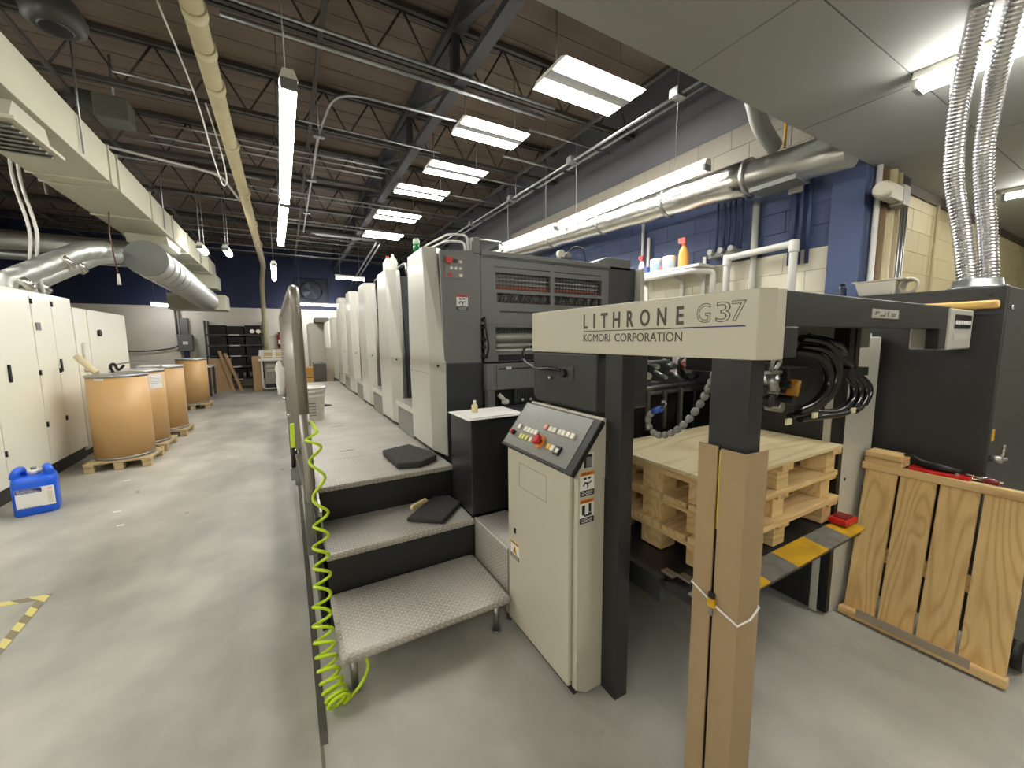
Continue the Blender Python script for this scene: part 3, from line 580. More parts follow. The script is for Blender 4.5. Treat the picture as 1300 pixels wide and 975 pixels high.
# buttons on the end panel
bp = rect((1.075, yE-.004, 2.068), X_, Z_, .155, .165, .004).build('button_plate', M('button_plate_grey', (120, 120, 118), .4), t)
def btn(p, w, mat, nm='button', par=None, round_=False):
    x, z = p
    if round_: MB().cyl((x, yE-.028, z), (x, yE-.004, z), w, 16).build(nm, mat, par)
    else: MB().box(x-w, yE-.014, z-w*.9, x+w, yE-.004, z+w*.9).build(nm, mat, par, bevel=.002)
LB = M('lit_button', (236, 232, 214), .4)
btn((1.105, 2.198), .026, RED, 'emergency_button', bp, True); btn((1.158, 2.196), .015, BLACK, par=bp); btn((1.2, 2.193), .011, LB, par=bp)
for x in (1.125, 1.16, 1.197): btn((x, 2.142), .011, LB, par=bp)
btn((1.112, 2.092), .015, RED, par=bp); btn((1.2, 2.09), .013, LB, par=bp)
def warn_label(O, U, V, w, h, top, parent):
    a = rect(O, U, V, w, h, .0012).build('warning_label', PAPER, parent)
    O, U, V = Vector(O), Vector(U), Vector(V); W = U.cross(V)*.0012
    rect(O+W+V*h*.84, U, V, w, h*.16, .0006).build('label_band', top, a)
    rect(O+W, U, V, w, h*.24, .0006).build('label_text_block', BLACK, a)
    for i in range(3): rect(O+W*1.6+U*w*.12+V*h*(.05+.06*i), U, V, w*.76, h*.018, .0004).build('label_text_line', PAPER, a)
    for i in range(7): rect(O+W*1.6+U*w*(.12+.11*i)+V*h*.875, U, V, w*.075, h*.08, .0003).build('label_mark', M('brown_print', (120, 70, 30), .7), a)
    return a, W
def stick_figure(O, U, V, w, h, a, W):
    O, U, V = Vector(O), Vector(U), Vector(V); m = MB()
    def bar(p, q, t): 
        p, q = O+W+U*w*p[0]+V*h*p[1], O+W+U*w*q[0]+V*h*q[1]; d = (q-p).normalized(); s = d.cross(U.cross(V)).normalized()*t*w; k = W*.6
        m.hexa([p-s, q-s, q+s, p+s, p-s+k, q-s+k, q+s+k, p+s+k])
    for p, q, t_ in (((.25, .72), (.45, .72), .06), ((.55, .73), (.75, .73), .06), ((.3, .55), (.6, .5), .05), ((.6, .5), (.8, .58), .035), ((.35, .54), (.22, .42), .04), ((.5, .5), (.55, .38), .04), ((.55, .38), (.48, .3), .035)): bar(p, q, t_)
    m.build('pictogram', BLACK, a)
O = (1.162, yE-.001, 1.83); a, W = warn_label(O, X_, Z_, .095, .118, M('red_band', (196, 90, 84), .6), t); stick_figure(O, X_, Z_, .095, .118, a, W)
# pipes over the first unit
rl = MB()
for z, yo in ((2.44, 3.1), (2.40, 3.16)): rl.tube(arc([(1.05, yo+.6, z-.12), (1.14, yo+.45, z), (1.18, yo, z), (1.33, yo-.05, z), (1.33, yo-.05, z-.14)], .05), .009, 8)
rl.build('top_rail', WHITEP, t)
MB().tube(arc([(1.42, 3.25, 2.26), (1.42, 3.25, 2.47), (1.75, 3.25, 2.47), (1.75, 3.25, 2.26)], .03), .009, 6).build('bar_handle', STEEL, t)
# gauge with cable on top, far right
gg = MB().cyl((2.2, 2.95, 2.36), (2.2, 2.99, 2.36), .035, 18).build('gauge', WHITE, t)
MB().cyl((2.28, 2.95, 2.355), (2.28, 2.99, 2.355), .03, 14).build('gauge', GREYP, t)
MB().tube(catmull([(2.28, 2.97, 2.38), (2.36, 2.97, 2.44), (2.46, 2.97, 2.42), (2.49, 2.97, 2.29)], 5), .006, 6).build('cable', BLACK, t)
MB().box(2.18, 2.94, 2.29, 2.3, 3.0, 2.33).build('gauge_base', DARK, t)
MB().prism([(2.45, 2.27), (3.05, 2.27), (3.05, 2.38), (2.74, 2.38)], 'y', 2.95, 3.4).build('top_cowl', SHADE, t, bevel=.004)
MB().box(3.121, 2.874, .12, 3.17, 3.5, 2.29).build('drive_end_trim', LITE, t, bevel=.004)
# signal lamp on the first unit
t = thing('signal_lamp', 'small green and white signal beacon on top of the first printing unit', 'signal lamp', (1.07, 3.6, 2.28))
MB().cyl((1.07, 3.6, 2.27), (1.07, 3.6, 2.38), .03, 16).build('base', WHITE, t)
MB().cyl((1.07, 3.6, 2.38), (1.07, 3.6, 2.45), .03, 16).build('green_lens', M('green_lens', (24, 130, 72), .25, trans=.2), t)
MB().lathe((1.07, 3.6, 2.45), [(.03, 0), (.03, .035), (.02, .05)], 16).build('cap', M('pale_lens', (200, 230, 205), .3), t)
# bottles on the second unit
for k, (x, y) in enumerate(((1.04, 4.62), (1.07, 4.5))):
    o = tag(MB().lathe((x, y, UZ[1]), [(.045, 0), (.05, .015), (.05, .1), (.035, .13), (.015, .155)], 18).build('bottle', WHITE), 'white plastic jug standing on the second printing unit', 'bottle', 'white jugs on the second unit')
    MB().cyl((x, y, UZ[1]+.155), (x, y, UZ[1]+.18), .016, 12).build('cap', RED if k == 0 else WHITE, o)
# lower units beyond the tall ones, and the delivery
t = thing('coating_unit', 'lower pale press unit after the tall printing units', 'press unit', (1.8, 10.0, 0))
unit_cover(10.1, 2.15, zk=1.45).build('side_cover', LITE2, t, bevel=.006)
MB().box(1.121, 10.15, .12, 2.9, 10.8, 2.1).build('body', DARK, t)
MB().box(1.1, 9.5, .12, 2.6, 10.13, 1.7).build('transfer_gap_fill', DARK2, t)
t = thing('delivery_unit', 'pale delivery end of the press with bright slanted panels', 'press unit', (1.7, 12.5, 0))
for y0 in (10.95, 11.75): MB().hexa([(.96, y0, 1.42), (1.1, y0, 1.42), (1.1, y0+.62, 1.42), (.96, y0+.62, 1.42), (.98, y0+.3, 2.11), (1.1, y0+.3, 2.11), (1.1, y0+.95, 2.11), (.98, y0+.95, 2.11)]).build('slanted_panel', M('bright_panel', (226, 224, 214), .35), t, bevel=.005)
MB().box(1.0, 10.9, .1, 2.8, 13.0, 1.42).build('lower_body', LITE2, t, bevel=.01)
MB().box(1.105, 11.5, 1.42, 2.7, 13.0, 2.05).build('hood', DARK, t)
MB().box(.62, 13.0, .68, 2.7, 14.6, 2.13).build('delivery_box', LITE2, t, bevel=.02)
MB().box(.75, 12.4, 2.13, 1.1, 13.2, 2.25).build('top_fan_box', M('dull_grey', (96, 92, 84), .6), t)
# ------------------------------------------------------------------ walkway and steps
wk = thing('walkway', 'raised checker plate walkway with two black-faced steps along the press', 'platform', (.5, 5, 0))
XW0, XW1 = .115, 1.0
ys = [2.69, 3.30, 4.02, 4.75, 5.5, 6.6, 7.7, 8.8, 9.9]
for a, b in zip(ys, ys[1:]): MB().box(XW0, a+(.003 if a > 2.7 else 0), PZ-.035, XW1+.02, b, PZ).build('deck_plate', PLATE, wk, bevel=.006)
for (x, y) in ((.39, 3.52), (.43, 4.6)): rect((x-.05, y, PZ+.0005), X_, Y_, .11, .012, .001).build('lift_slot', BLACK, wk)
MB().box(XW0+.01, 2.715, .445, XW1+.02, 2.73, PZ-.035).build('riser', DARK2, wk)
MB().box(XW0, 2.26, .405, XW1, 2.74, .445).build('tread', PLATE, wk, bevel=.012)
MB().box(XW0+.01, 2.285, 0, XW1+.02, 2.3, .405).build('riser', DARK2, wk)
MB().box(XW0-.035, 2.29, .0, XW0-.01, 9.9, PZ-.02).build('side_skirt', DARK2, wk)
MB().box(XW0-.01, 2.3, PZ-.1, XW0, 9.9, PZ).build('edge_angle', STEEL, wk)
st = thing('step_stool', 'low checker plate step with round steel legs at the walkway foot', 'step', (.56, 2.0, 0))
MB().box(.125, 1.757, .165, .985, 2.278, .21).build('tread', PLATE, st, bevel=.02)
for x, y in ((.18, 1.81), (.915, 1.81), (.18, 2.2), (.915, 2.2)):
    l = MB().cyl((x, y, .012), (x, y, .166), .017, 14).build('leg', STEEL, st); MB().cyl((x, y, 0), (x, y, .012), .028, 14).build('foot', STEEL, l)
sb = thing('side_step', 'checker plate box step between the walkway and the control console', 'step', (1.2, 2.0, 0))
MB().box(1.0, 1.83, .43, 1.24, 2.28, .445).build('top_plate', PLATE, sb, bevel=.006)
MB().box(1.0, 1.83, .06, 1.015, 2.27, .432).build('side_plate', PLATE, sb)
for x, y in ((1.03, 1.86), (1.2, 1.86), (1.03, 2.22), (1.2, 2.22)): MB().cyl((x, y, 0), (x, y, .43), .02, 10).build('leg', STEEL, sb)
# guard rail, seen almost end on
RAILM = M('satin_tube', (150, 144, 136), .42, .7)
gr = thing('guard_rail', 'tall steel tube guard rail with upright bars along the walkway edge', 'railing', (.02, 4.0, .5))
def rx(y): return .055-(y-2.45)*.028
F = [(rx(y)+dx, y, z) for y, z, dx in ((2.45, 1.2, 0.01), (2.45, .692, .018), (5.4, .692, .01), (5.4, 1.88, 0), (2.45, 1.88, 0), (2.45, 1.2, .01))]
MB().tube(arc(F, .07, 6), .027, 14).build('frame', RAILM, gr)
for i in range(1, 24):
    y = 2.45+2.95*i/24; MB().cyl((rx(y), y, .70), (rx(y), y, 1.86), .010, 8).build('bar', RAILM, gr)
for y in (2.62, 4.0, 5.2):
    b = MB().box(rx(y)-.012, y-.02, .3, .0795, y+.02, 1.0).build('mounting_strap', GALV, gr)
    MB().cyl((rx(y)-.04, y, .95), (rx(y)-.01, y, .95), .02, 10).build('bolt', CHROME, b)
# items on the walkway
def pad(name, pts, z0, th, label, cat, mat=PADM):
    m = MB().prism(pts, 'z', z0, z0+th); return tag(m.build(name, mat, None, .012, 3), label, cat)
pad('foam_pad', [(.62, 3.22), (.64, 2.80), (.80, 2.755), (.955, 2.86), (.95, 3.0), (.86, 3.3)], PZ+.001, .045, 'thick dark foam kneeling pad on the walkway top', 'pad')
pad('foam_pad', [(.60, 2.44), (.79, 2.285), (1.0, 2.50), (.96, 2.66), (.86, 2.69)], .446, .03, 'thin dark foam pad on the middle step', 'pad')
o = tag(MB().hexa([(.66, 2.515, .478), (.8, 2.60, .478), (.785, 2.635, .478), (.645, 2.55, .478), (.665, 2.52, .505), (.79, 2.598, .505), (.78, 2.628, .505), (.655, 2.548, .505)]).build('sponge', M('pale_sponge', (226, 206, 150), .9, bump=.4, bscale=120), bevel=.008), 'pale yellow sponge lying on the thin foam pad', 'sponge')
bk = thing('bucket', 'white plastic pail with printed label on the walkway', 'bucket', (.22, 5.2, PZ))
MB().lathe((.22, 5.2, PZ), [(.125, 0), (.13, .01), (.145, .27), (.155, .275), (.155, .29), (.148, .295), (.15, .32), (.16, .325), (.16, .34), (.152, .345), (.153, .37), (.165, .375), (.165, .385), (.145, .385), (.138, .2), (.12, .02)], 30).build('pail', M('worn_white_plastic', (220, 216, 206), .45, var=.08, scale=8), bk)
MB().tube([(.22+.168*math.cos(a), 5.2-.05+.168*math.sin(a)*.9, PZ+.385-.05*abs(math.sin(a))) for a in [math.pi+i*math.pi/12 for i in range(13)]], .004, 6).build('handle', STEEL, bk)
m = MB()
for i in range(5): m.add([(.22+.1435*math.cos(b), 5.2+.1435*math.sin(b), PZ+.06+.035*i+dz) for b in (-1.9, -1.7, -1.5, -1.3) for dz in (0, .008)], [(2*j, 2*j+2, 2*j+3, 2*j+1) for j in range(3)])
m.build('printed_lines', INK, bk)
# coiled lime hose
ctr = [(.103, 2.4, 1.105), (.116, 2.36, .966), (.12, 2.3, .7), (.106, 2.22, .547), (.1, 2.14, .407), (.092, 2.05, .281), (.095, 1.95, .171), (.108, 1.85, .085), (.127, 1.78, .045)]
ctr = [(c[0]-(.012 if c[2] > .3 else .022), c[1]-.03 if c[2] > .3 else c[1]-.06, c[2]) for c in ctr]
path = catmull(ctr, 30); pts = []; turn = 0; N_ = len(path)
for i, c in enumerate(path):
    f = i/(N_-1); r = .031+.014*f; turn += 2*math.pi*(18/N_)*(.62+.9*f**2.2)
    t_ = (path[min(i+1, N_-1)]-path[max(i-1, 0)]).normalized(); a = t_.cross(Vector((0, 1, 0))).normalized(); b = a.cross(t_)
    pts.append(c+(a*math.cos(turn)+b*math.sin(turn))*r)
pts = catmull([pts[0]+Vector((-.05, .12, -.03)), pts[0]+Vector((-.03, .06, .05)), pts[0]], 6)[:-1]+pts+catmull([pts[-1], (.2, 1.765, .05), (.24, 1.80, .10), (.225, 1.85, .145)], 6)[1:]
h = tag(MB().tube(pts, .0078, 8).build('coiled_air_hose', HIVIS), 'bright lime coiled air hose hanging from the guard rail down to the floor', 'hose')
ag = thing('air_gun', 'lime and black air gun clipped on the guard rail', 'air gun', (.0, 2.6, 1.0))
MB().hexa([(-.012, 2.56, .99), (.012, 2.56, .99), (.012, 2.63, .99), (-.012, 2.63, .99), (-.008, 2.6, 1.12), (.014, 2.6, 1.12), (.014, 2.64, 1.12), (-.008, 2.64, 1.12)]).build('grip', HIVIS, ag, bevel=.004)
MB().cyl((.0, 2.6, .99), (-.004, 2.58, .86), .012, 10).build('nozzle', BLACK, ag)
MB().box(-.02, 2.55, .8, .018, 2.62, .87).build('clip', GALV, ag)
rg = MB().lathe((-.075, 5.40, .95), [(.015, 0), (.04, .04), (.035, .1), (.055, .17), (.045, .26), (.06, .33), (.03, .39), (.012, .42)], 14)
rg.v = [(x+random.uniform(-.012, .012), y+random.uniform(-.02, .02), z+random.uniform(-.01, .01)) for x, y, z in rg.v]
tag(rg.build('white_rag', PAPER), 'crumpled white rag hanging on the far end of the guard rail', 'rag')
# ------------------------------------------------------------------ feeder frame
fx = 1.17
fe = thing('feeder', 'charcoal press feeder frame with lettered beige header panel on two posts', 'press feeder', (1.9, 1.2, 0))
hp = MB().prism([(fx, 1.835), (fx, .645), (1.21, .615), (1.26, .615), (1.26, 1.835)], 'z', 1.535, 1.74).build('header_panel', BEIGE, fe, bevel=.003)
def let(s, ya, yb, za, zb, mat, **k):
    obj('lettering', text_mesh(s, ya-yb, zb-za, (fx-.0002, ya, za), YN, Z_, .0012, **k), mat, hp)
# condensed bold capitals drawn one by one across the panel
cap = [('L', 1.4047, 0.0294), ('I', 1.3387, 0.0106), ('T', 1.2918, 0.0398), ('H', 1.2208, 0.0404), ('R', 1.1439, 0.0351), ('O', 1.077, 0.047), ('N', 0.9972, 0.0403), ('E', 0.9161, 0.0285)]
for ch, y0, w_ in cap: let(ch, y0, y0-w_, 1.645, 1.708, INK, bold=.02)
let('KOMORI', 1.404, 1.235, 1.588, 1.621, INK, bold=-.004); let('CORPORATION', 1.208, .89, 1.588, 1.621, INK, bold=-.004)
for ch, y0, y1 in (('G', .838, .789), ('3', .772, .724), ('7', .722, .678)): let(ch, y0, y1, 1.648, 1.710, INK, outline=.012)
rect((fx-.0002, 1.404, 1.632), YN, Z_, .518, .0035).build('underline', INK, hp); rect((fx-.0002, .886, 1.6325), YN, Z_, .209, .004).build('underline', NAVY, hp)
MB().box(1.172, 1.163, 0, 1.245, 1.262, 1.536).build('post', DARK2, fe, bevel=.004)
MB().box(1.172, .655, 0, 1.245, .78, 1.536).build('post', DARK2, fe, bevel=.004)
cb = MB().prism([(1.835, 1.535), (1.32, 1.535), (1.32, 1.27), (1.80, 1.27), (1.835, 1.30)], 'x', fx+.006, 1.5).build('control_box', M('box_charcoal', (48, 48, 49), .42), fe, bevel=.01)
rect((fx+.005, 1.60, 1.40), YN, Z_, .12, .07, .003).build('socket_plate', DARK, cb)
MB().cyl((fx+.004, 1.545, 1.435), (fx-.02, 1.545, 1.435), .02, 14).build('socket', BLACK, cb)
MB().cyl((fx+.004, 1.66, 1.45), (fx-.03, 1.70, 1.452), .010, 10).build('plug', BLACK, cb)
MB().tube(catmull([(fx-.02, 1.55, 1.45), (fx-.04, 1.62, 1.455), (fx-.04, 1.74, 1.45), (fx-.03, 1.88, 1.49), (fx-.01, 1.90, 1.55), (fx, 1.84, 1.56)], 6), .007, 8).build('cable', RUBBER, cb)
MB().cyl((fx-.012, 1.66, 1.405), (fx+.006, 1.66, 1.405), .008, 8).build('screw', CHROME, cb)
# back beam
bb = MB()
bb.box(1.261, .615, 1.632, 2.70, .66, 1.735); bb.box(1.261, .615, 1.54, 1.335, .66, 1.632); bb.box(2.58, .615, 1.54, 2.70, .66, 1.632)
bb.box(1.261, .66, 1.70, 2.70, .84, 1.735)
bb = bb.build('back_beam', DARK2, fe, bevel=.003)
rect((1.837, .6148, 1.667), X_, Z_, .24, .033, .003).build('nameplate', M('silver_plate', (176, 174, 166), .45, .2), bb)
for x, w_, z, h_ in ((1.862, .03, 1.685, .006), (1.855, .012, 1.678, .012), (1.90, .045, 1.674, .005), (1.94, .008, 1.676, .014), (1.965, .012, 1.675, .018), (2.0, .05, 1.683, .004), (2.0, .04, 1.675, .004)): rect((x, .6118, z), X_, Z_, w_, h_, .002).build('embossed_mark', CHROME, bb)
MB().box(1.75, .86, 1.545, 2.58, .875, 1.70).build('inner_panel', M('dull_panel', (118, 118, 110), .5), fe)
tip = MB().box(2.672, .606, 1.535, 3.02, .74, 1.728).build('beam_end', LITE2, fe, bevel=.008)
rect((2.735, .6055, 1.635), X_, Z_, .25, .065, .002).build('display_strip', BLACK, tip)
for i in range(6): rect((2.742+.04*i, .6035, 1.655), X_, Z_, .032, .018, .001).build('bright_segment', M('bright_segment', (240, 238, 230), .3), tip)
rect((2.74, .6055, 1.58), X_, Z_, .2, .03, .001).build('faint_plate', LITE, tip)
# drive side upright
ur = MB().box(2.61, 1.04, 0, 3.03, 1.86, 1.62).build('side_upright', DARK2, fe, bevel=.01)
MB().box(2.6, 1.0, 0, 3.03, 1.04, 1.62).build('upright_face', LITE2, fe, bevel=.006)
MB().box(2.601, .956, .02, 2.645, .9995, 1.55).build('chain_slot', BLACK, fe)
MB().box(2.645, .955, 0, 3.03, 1.0, 1.60).build('side_panel', LITE2, fe, bevel=.01)
MB().cyl((2.70, .953, .80), (2.70, .957, .80), .01, 10).build('screw', BLACK, fe)
# suction head: dark body, blocks, hoses
hm = MB()
hm.box(1.74, .95, 1.44, 2.45, 1.30, 1.60); hm.box(1.60, .84, 1.38, 1.72, 1.0, 1.50); hm.box(1.82, .86, 1.36, 2.0, 1.0, 1.47)
hm = hm.build('suction_head', DARK2, fe, bevel=.008)
MB().box(2.17, .78, 1.42, 2.36, .88, 1.46).build('hose_block', BLACK, fe, bevel=.004)
MB().box(2.19, .80, 1.46, 2.24, .86, 1.70).build('head_column', BLACK, fe); MB().box(2.26, .80, 1.46, 2.30, .86, 1.70).build('head_column', DARK2, fe)
for i, (x, z, r) in enumerate(((1.47, 1.44, .022), (1.53, 1.40, .018), (1.50, 1.36, .02), (1.58, 1.36, .024), (1.66, 1.33, .02), (1.75, 1.35, .02), (1.62, 1.40, .015), (1.72, 1.41, .016))):
    MB().cyl((x, .80, z), (x, .86, z), r, 12).build('fitting', STEEL if i % 2 == 0 else BLACK, fe, bevel=.003)
cl = MB(); cl.tube(catmull([(1.56, .80, 1.48), (1.55, .79, 1.51), (1.575, .79, 1.525), (1.60, .79, 1.51), (1.59, .80, 1.48)], 5), .007, 8); cl.box(1.54, .79, 1.465, 1.62, .82, 1.475); cl.cyl((1.58, .81, 1.40), (1.58, .81, 1.465), .028, 14)
cl.build('lifting_eye', STEEL, fe)
MB().cyl((1.72, .80, 1.37), (1.74, .80, 1.43), .022, 12).build('filter_bowl', M('amber_plastic', (170, 120, 30), .25, trans=.3), fe)
hoses = [
    [(1.83, .83, 1.595), (1.93, .79, 1.575), (2.0, .77, 1.52), (2.02, .77, 1.45), (2.0, .77, 1.38), (1.90, .78, 1.32), (1.80, .80, 1.30)],
    [(1.83, .83, 1.56), (1.91, .78, 1.545), (1.97, .76, 1.49), (1.98, .76, 1.42), (1.93, .77, 1.35), (1.84, .79, 1.31)],
    [(1.78, .83, 1.54), (1.87, .79, 1.525), (1.93, .77, 1.47), (1.94, .77, 1.40), (1.87, .78, 1.335), (1.78, .80, 1.305)],
    [(1.93, .85, 1.60), (2.03, .80, 1.575), (2.13, .80, 1.54), (2.21, .81, 1.47)],
    [(1.98, .85, 1.575), (2.06, .80, 1.545), (2.14, .80, 1.51), (2.22, .81, 1.46)],
    [(2.06, .85, 1.55), (2.11, .80, 1.515), (2.17, .79, 1.48), (2.24, .80, 1.455)],
    [(2.22, .81, 1.425), (2.26, .80, 1.38), (2.24, .79, 1.32), (2.16, .79, 1.285), (2.05, .79, 1.275), (1.88, .80, 1.29), (1.76, .82, 1.28)],
    [(2.26, .81, 1.425), (2.32, .80, 1.38), (2.31, .79, 1.32), (2.24, .785, 1.275), (2.12, .785, 1.26), (1.95, .79, 1.265), (1.82, .81, 1.265)],
    [(2.31, .81, 1.425), (2.38, .80, 1.38), (2.385, .79, 1.33), (2.33, .785, 1.28), (2.26, .785, 1.26)],
    [(2.34, .82, 1.425), (2.42, .80, 1.375), (2.42, .79, 1.33), (2.36, .785, 1.285)]]
for i, h in enumerate(hoses): MB().tube(catmull(h, 7), .0165 if i < 6 else .014, 12).build('vacuum_hose', RUBBER, fe)
for p in ((2.20, .765, 1.27), (1.85, .765, 1.285), (1.70, .79, 1.27)): MB().box(p[0]-.018, p[1], p[2]-.012, p[0]+.018, p[1]+.01, p[2]+.012).build('hose_tag', M('cream_tag', (214, 206, 170), .7), fe, bevel=.002)
MB().cyl((2.08, .83, 1.36), (2.08, .83, 1.44), .013, 10).build('guide_rod', BLACK, fe); MB().cyl((2.05, .82, 1.42), (2.12, .82, 1.42), .012, 10).build('rod_clamp', STEEL, fe)
# feed table end beyond the pile: bars, brackets
MB().cyl((1.45, 1.78, 1.275), (2.62, 1.78, 1.28), .016, 12).build('cross_bar', STEEL, fe); MB().cyl((1.45, 1.80, 1.235), (2.62, 1.80, 1.24), .014, 12).build('cross_bar', GALV, fe)
MB().cyl((1.45, 1.85, 1.44), (2.3, 1.85, 1.44), .014, 12).build('cross_bar', STEEL, fe)
for x in (1.86, 2.02, 2.18, 2.34): MB().box(x-.014, 1.765, 1.0, x+.014, 1.785, 1.26).build('sheet_stop', M('stop_grey', (100, 98, 92), .4, .5), fe)
MB().box(1.25, 1.86, 0, 2.6, 1.88, 1.23).build('front_plate', BLACK, fe)  # black back carried down to the floor to darken the space under the pile
MB().box(1.25, 1.27, 0, 1.27, 1.86, .62).build('side_light_block', BLACK, fe)  # added sheet that shuts light out from under the pile
MB().box(1.3, 2.2, .3, 2.6, 2.22, .96).build('table_front', DARK2, fe)
MB().box(2.66, 1.87, 0, 2.70, 2.70, 1.62).build('dark_backdrop', DARK2, fe)  # plate added as a dark backdrop behind the gap between the posts
MB().box(1.7, 2.3, 1.0, 2.66, 2.7, 1.06).build('feed_table', STEEL, fe)
gm = MB().prism([(2.0, 1.30), (2.2, 1.30), (2.16, 1.44), (2.02, 1.44)], 'y', 1.9, 2.05).build('gear_motor', DARK2, fe, bevel=.01)
MB().box(1.96, 1.86, 1.27, 2.24, 2.06, 1.30).build('motor_foot', STEEL, gm)
for i in range(9):
    x = 1.82+i*.085; z = 1.31+.1*random.random(); MB().cyl((x, 1.82, z), (x+.04, 1.95, z+.03), .012+.012*random.random(), 10).build('linkage', random.choice([STEEL, CHROME, BLACK, GALV]), fe)
for k in range(2): MB().tube(catmull([(2.4+k*.05, 1.8, 1.50), (2.32, 1.78, 1.44), (2.33+k*.04, 1.78, 1.36), (2.44, 1.78, 1.31), (2.56, 1.8, 1.33)], 6), .011, 8).build('vacuum_hose', RUBBER, fe)
MB().box(2.44, 1.9, 1.34, 2.62, 1.93, 1.47).build('label_box', M('pinkish_box', (206, 192, 184), .5), fe); rect((2.5, 1.899, 1.38), X_, Z_, .04, .05).build('red_mark', RED, fe)
# pile lift board with striped nose
pl = MB().box(1.32, .83, .555, 2.596, 1.62, .585).build('lift_board', DARK2, fe)
SILV = M('worn_silver_paint', (128, 126, 122), .5, rgb2=(96, 94, 90), scale=14)
for a, b, s in [(1.32, 1.52, 1), (1.52, 1.70, 0), (1.70, 1.92, 1), (1.92, 2.21, 0), (2.21, 2.44, 1), (2.44, 2.63, 0)]:
    MB().prism([(.82, .578), (.93, .592), (.93, .60), (.82, .586)], 'x', a, b).build('hazard_stripe', SILV if s else YELLOW, fe)
MB().box(1.30, 1.05, .50, 1.33, 1.6, .60).build('side_tray', DARK2, fe)
# jointed coolant style hose
lh = catmull([(1.225, .80, 1.49), (1.23, .82, 1.44), (1.25, .87, 1.365), (1.26, .93, 1.29), (1.27, 1.0, 1.235), (1.27, 1.07, 1.215), (1.28, 1.12, 1.245), (1.28, 1.115, 1.29), (1.28, 1.085, 1.31)], 5)
t = thing('jointed_air_hose', 'grey ball-jointed air hose curling beside the cardboard-wrapped post', 'hose', (1.25, 1.0, 1.3))
acc = 0; last = lh[0]; seg = None
for a, b in zip(lh, lh[1:]):
    acc += (b-a).length
    if acc > .026:
        acc = 0; d = (b-last).normalized(); q = last
        MB().tube([q, q+d*.008, q+d*.02, q+d*.027], [.009, .0135, .0125, .008], 12).build('joint', LOCK, t); last = b
MB().cyl(last, last+Vector((0, -.04, .018)), .012, 12).build('blue_valve', M('valve_blue', (30, 70, 150), .4), t); MB().tube([last+Vector((0, -.045, .02)), last+Vector((0, -.06, .045)), last+Vector((-.02, -.06, .05))], .006, 8).build('valve_lever', CHROME, t)
# bits on the lift board
o = tag(MB().box(2.50, .855, .602, 2.63, .945, .635).build('red_block', RED, bevel=.01), 'small red plastic wedge on the striped lift board edge', 'block')
MB().box(2.525, .87, .635, 2.605, .93, .64).build('recess', M('dark_red', (120, 16, 18), .5), o)
for k, (x, y) in enumerate(((1.36, 1.05), (1.39, .99))): tag(MB().box(x-.02, y-.03, .602, x+.02, y+.03, .612).build('metal_clip', STEEL, bevel=.002), 'small bright metal clip on the dark lift tray', 'clip', 'bright clips on the lift tray')
# ------------------------------------------------------------------ pallets on the lift
PN = [('bottom pallet of the stack on the lift board', .592), ('middle pallet of the stack on the lift board', .735), ('top pallet of the stack, with a clean plywood sheet', .878)]
bl = MB().box(-.05, -.06, 0, .05, .06, .095).mesh('block'); bl.materials.append(PINE_X)
for k, (lab, z) in enumerate(PN):
    x0, x1, y0, y1 = 1.48, 2.595, .935, 1.62
    if k == 1: x0 += .01; x1 -= .01; y0 += .012
    t = thing('wooden_pallet', lab, 'pallet', ((x0+x1)/2, (y0+y1)/2, z))
    zt = z+.142
    for x in (x0+.075, (x0+x1)/2, x1-.075):
        for y in (y0+.085, (y0+y1)/2, y1-.085): piece('block', bl, (x, y, z), t)
    if k == 2: MB().box(x0, y0, z+.126, x1, y1, zt).build('plywood_deck', PLY, t, bevel=.002)
    else:
        n = 5; w_ = (y1-y0)/n
        for i in range(n): MB().box(x0, y0+i*w_, z+.114, x1, y0+(i+1)*w_-.012, zt).build('deck_board', PINE_X, t, bevel=.003)
    for x in (x0+.055, (x0+x1)/2, x1-.055): MB().box(x-.05, y0+.005, z+.095, x+.05, y1-.005, z+(.126 if k == 2 else .114)).build('stringer_board', PINE_Y, t)
# ------------------------------------------------------------------ cardboard wrap on the near post
cw = thing('cardboard_guard', 'kraft cardboard corner guards tied with string around the near feeder post', 'cardboard', (1.2, .7, 0))
def guard(pts, name, z1, par, mat=CARD2): return MB().prism(pts, 'z', .0, z1).build(name, mat, par)
guard([(1.157, .80), (1.163, .80), (1.163, .735), (1.157, .735)], 'side_strip', 1.262, cw)
guard([(1.153, .722), (1.159, .722), (1.159, .648), (1.24, .640), (1.262, .645), (1.262, .638), (1.24, .633), (1.153, .641)], 'corner_strip', 1.258, cw)
MB().box(1.164, .724, .99, 1.168, .733, 1.25).build('yellow_strip', M('yellow_tape', (228, 200, 70), .5), cw)
zs_ = .74
MB().tube([(1.262, .66, zs_+.02), (1.252, .632, zs_+.01), (1.20, .630, zs_-.012), (1.15, .638, zs_-.02), (1.148, .70, zs_+.0), (1.150, .80, zs_+.04), (1.18, .803, zs_+.04)], .0035, 8).build('string', PAPER, cw)
tk = thing('tape_cutter', 'small yellow and black cutter tucked under the string on the cardboard', 'cutter', (1.15, .72, .76))
MB().box(1.138, .708, .735, 1.150, .735, .765).build('body', YELLOW, tk, bevel=.004); MB().box(1.139, .712, .765, 1.150, .733, .785).build('cap', BLACK, tk, bevel=.003); MB().box(1.143, .718, .705, 1.149, .731, .735).build('blade', GREYP, tk)
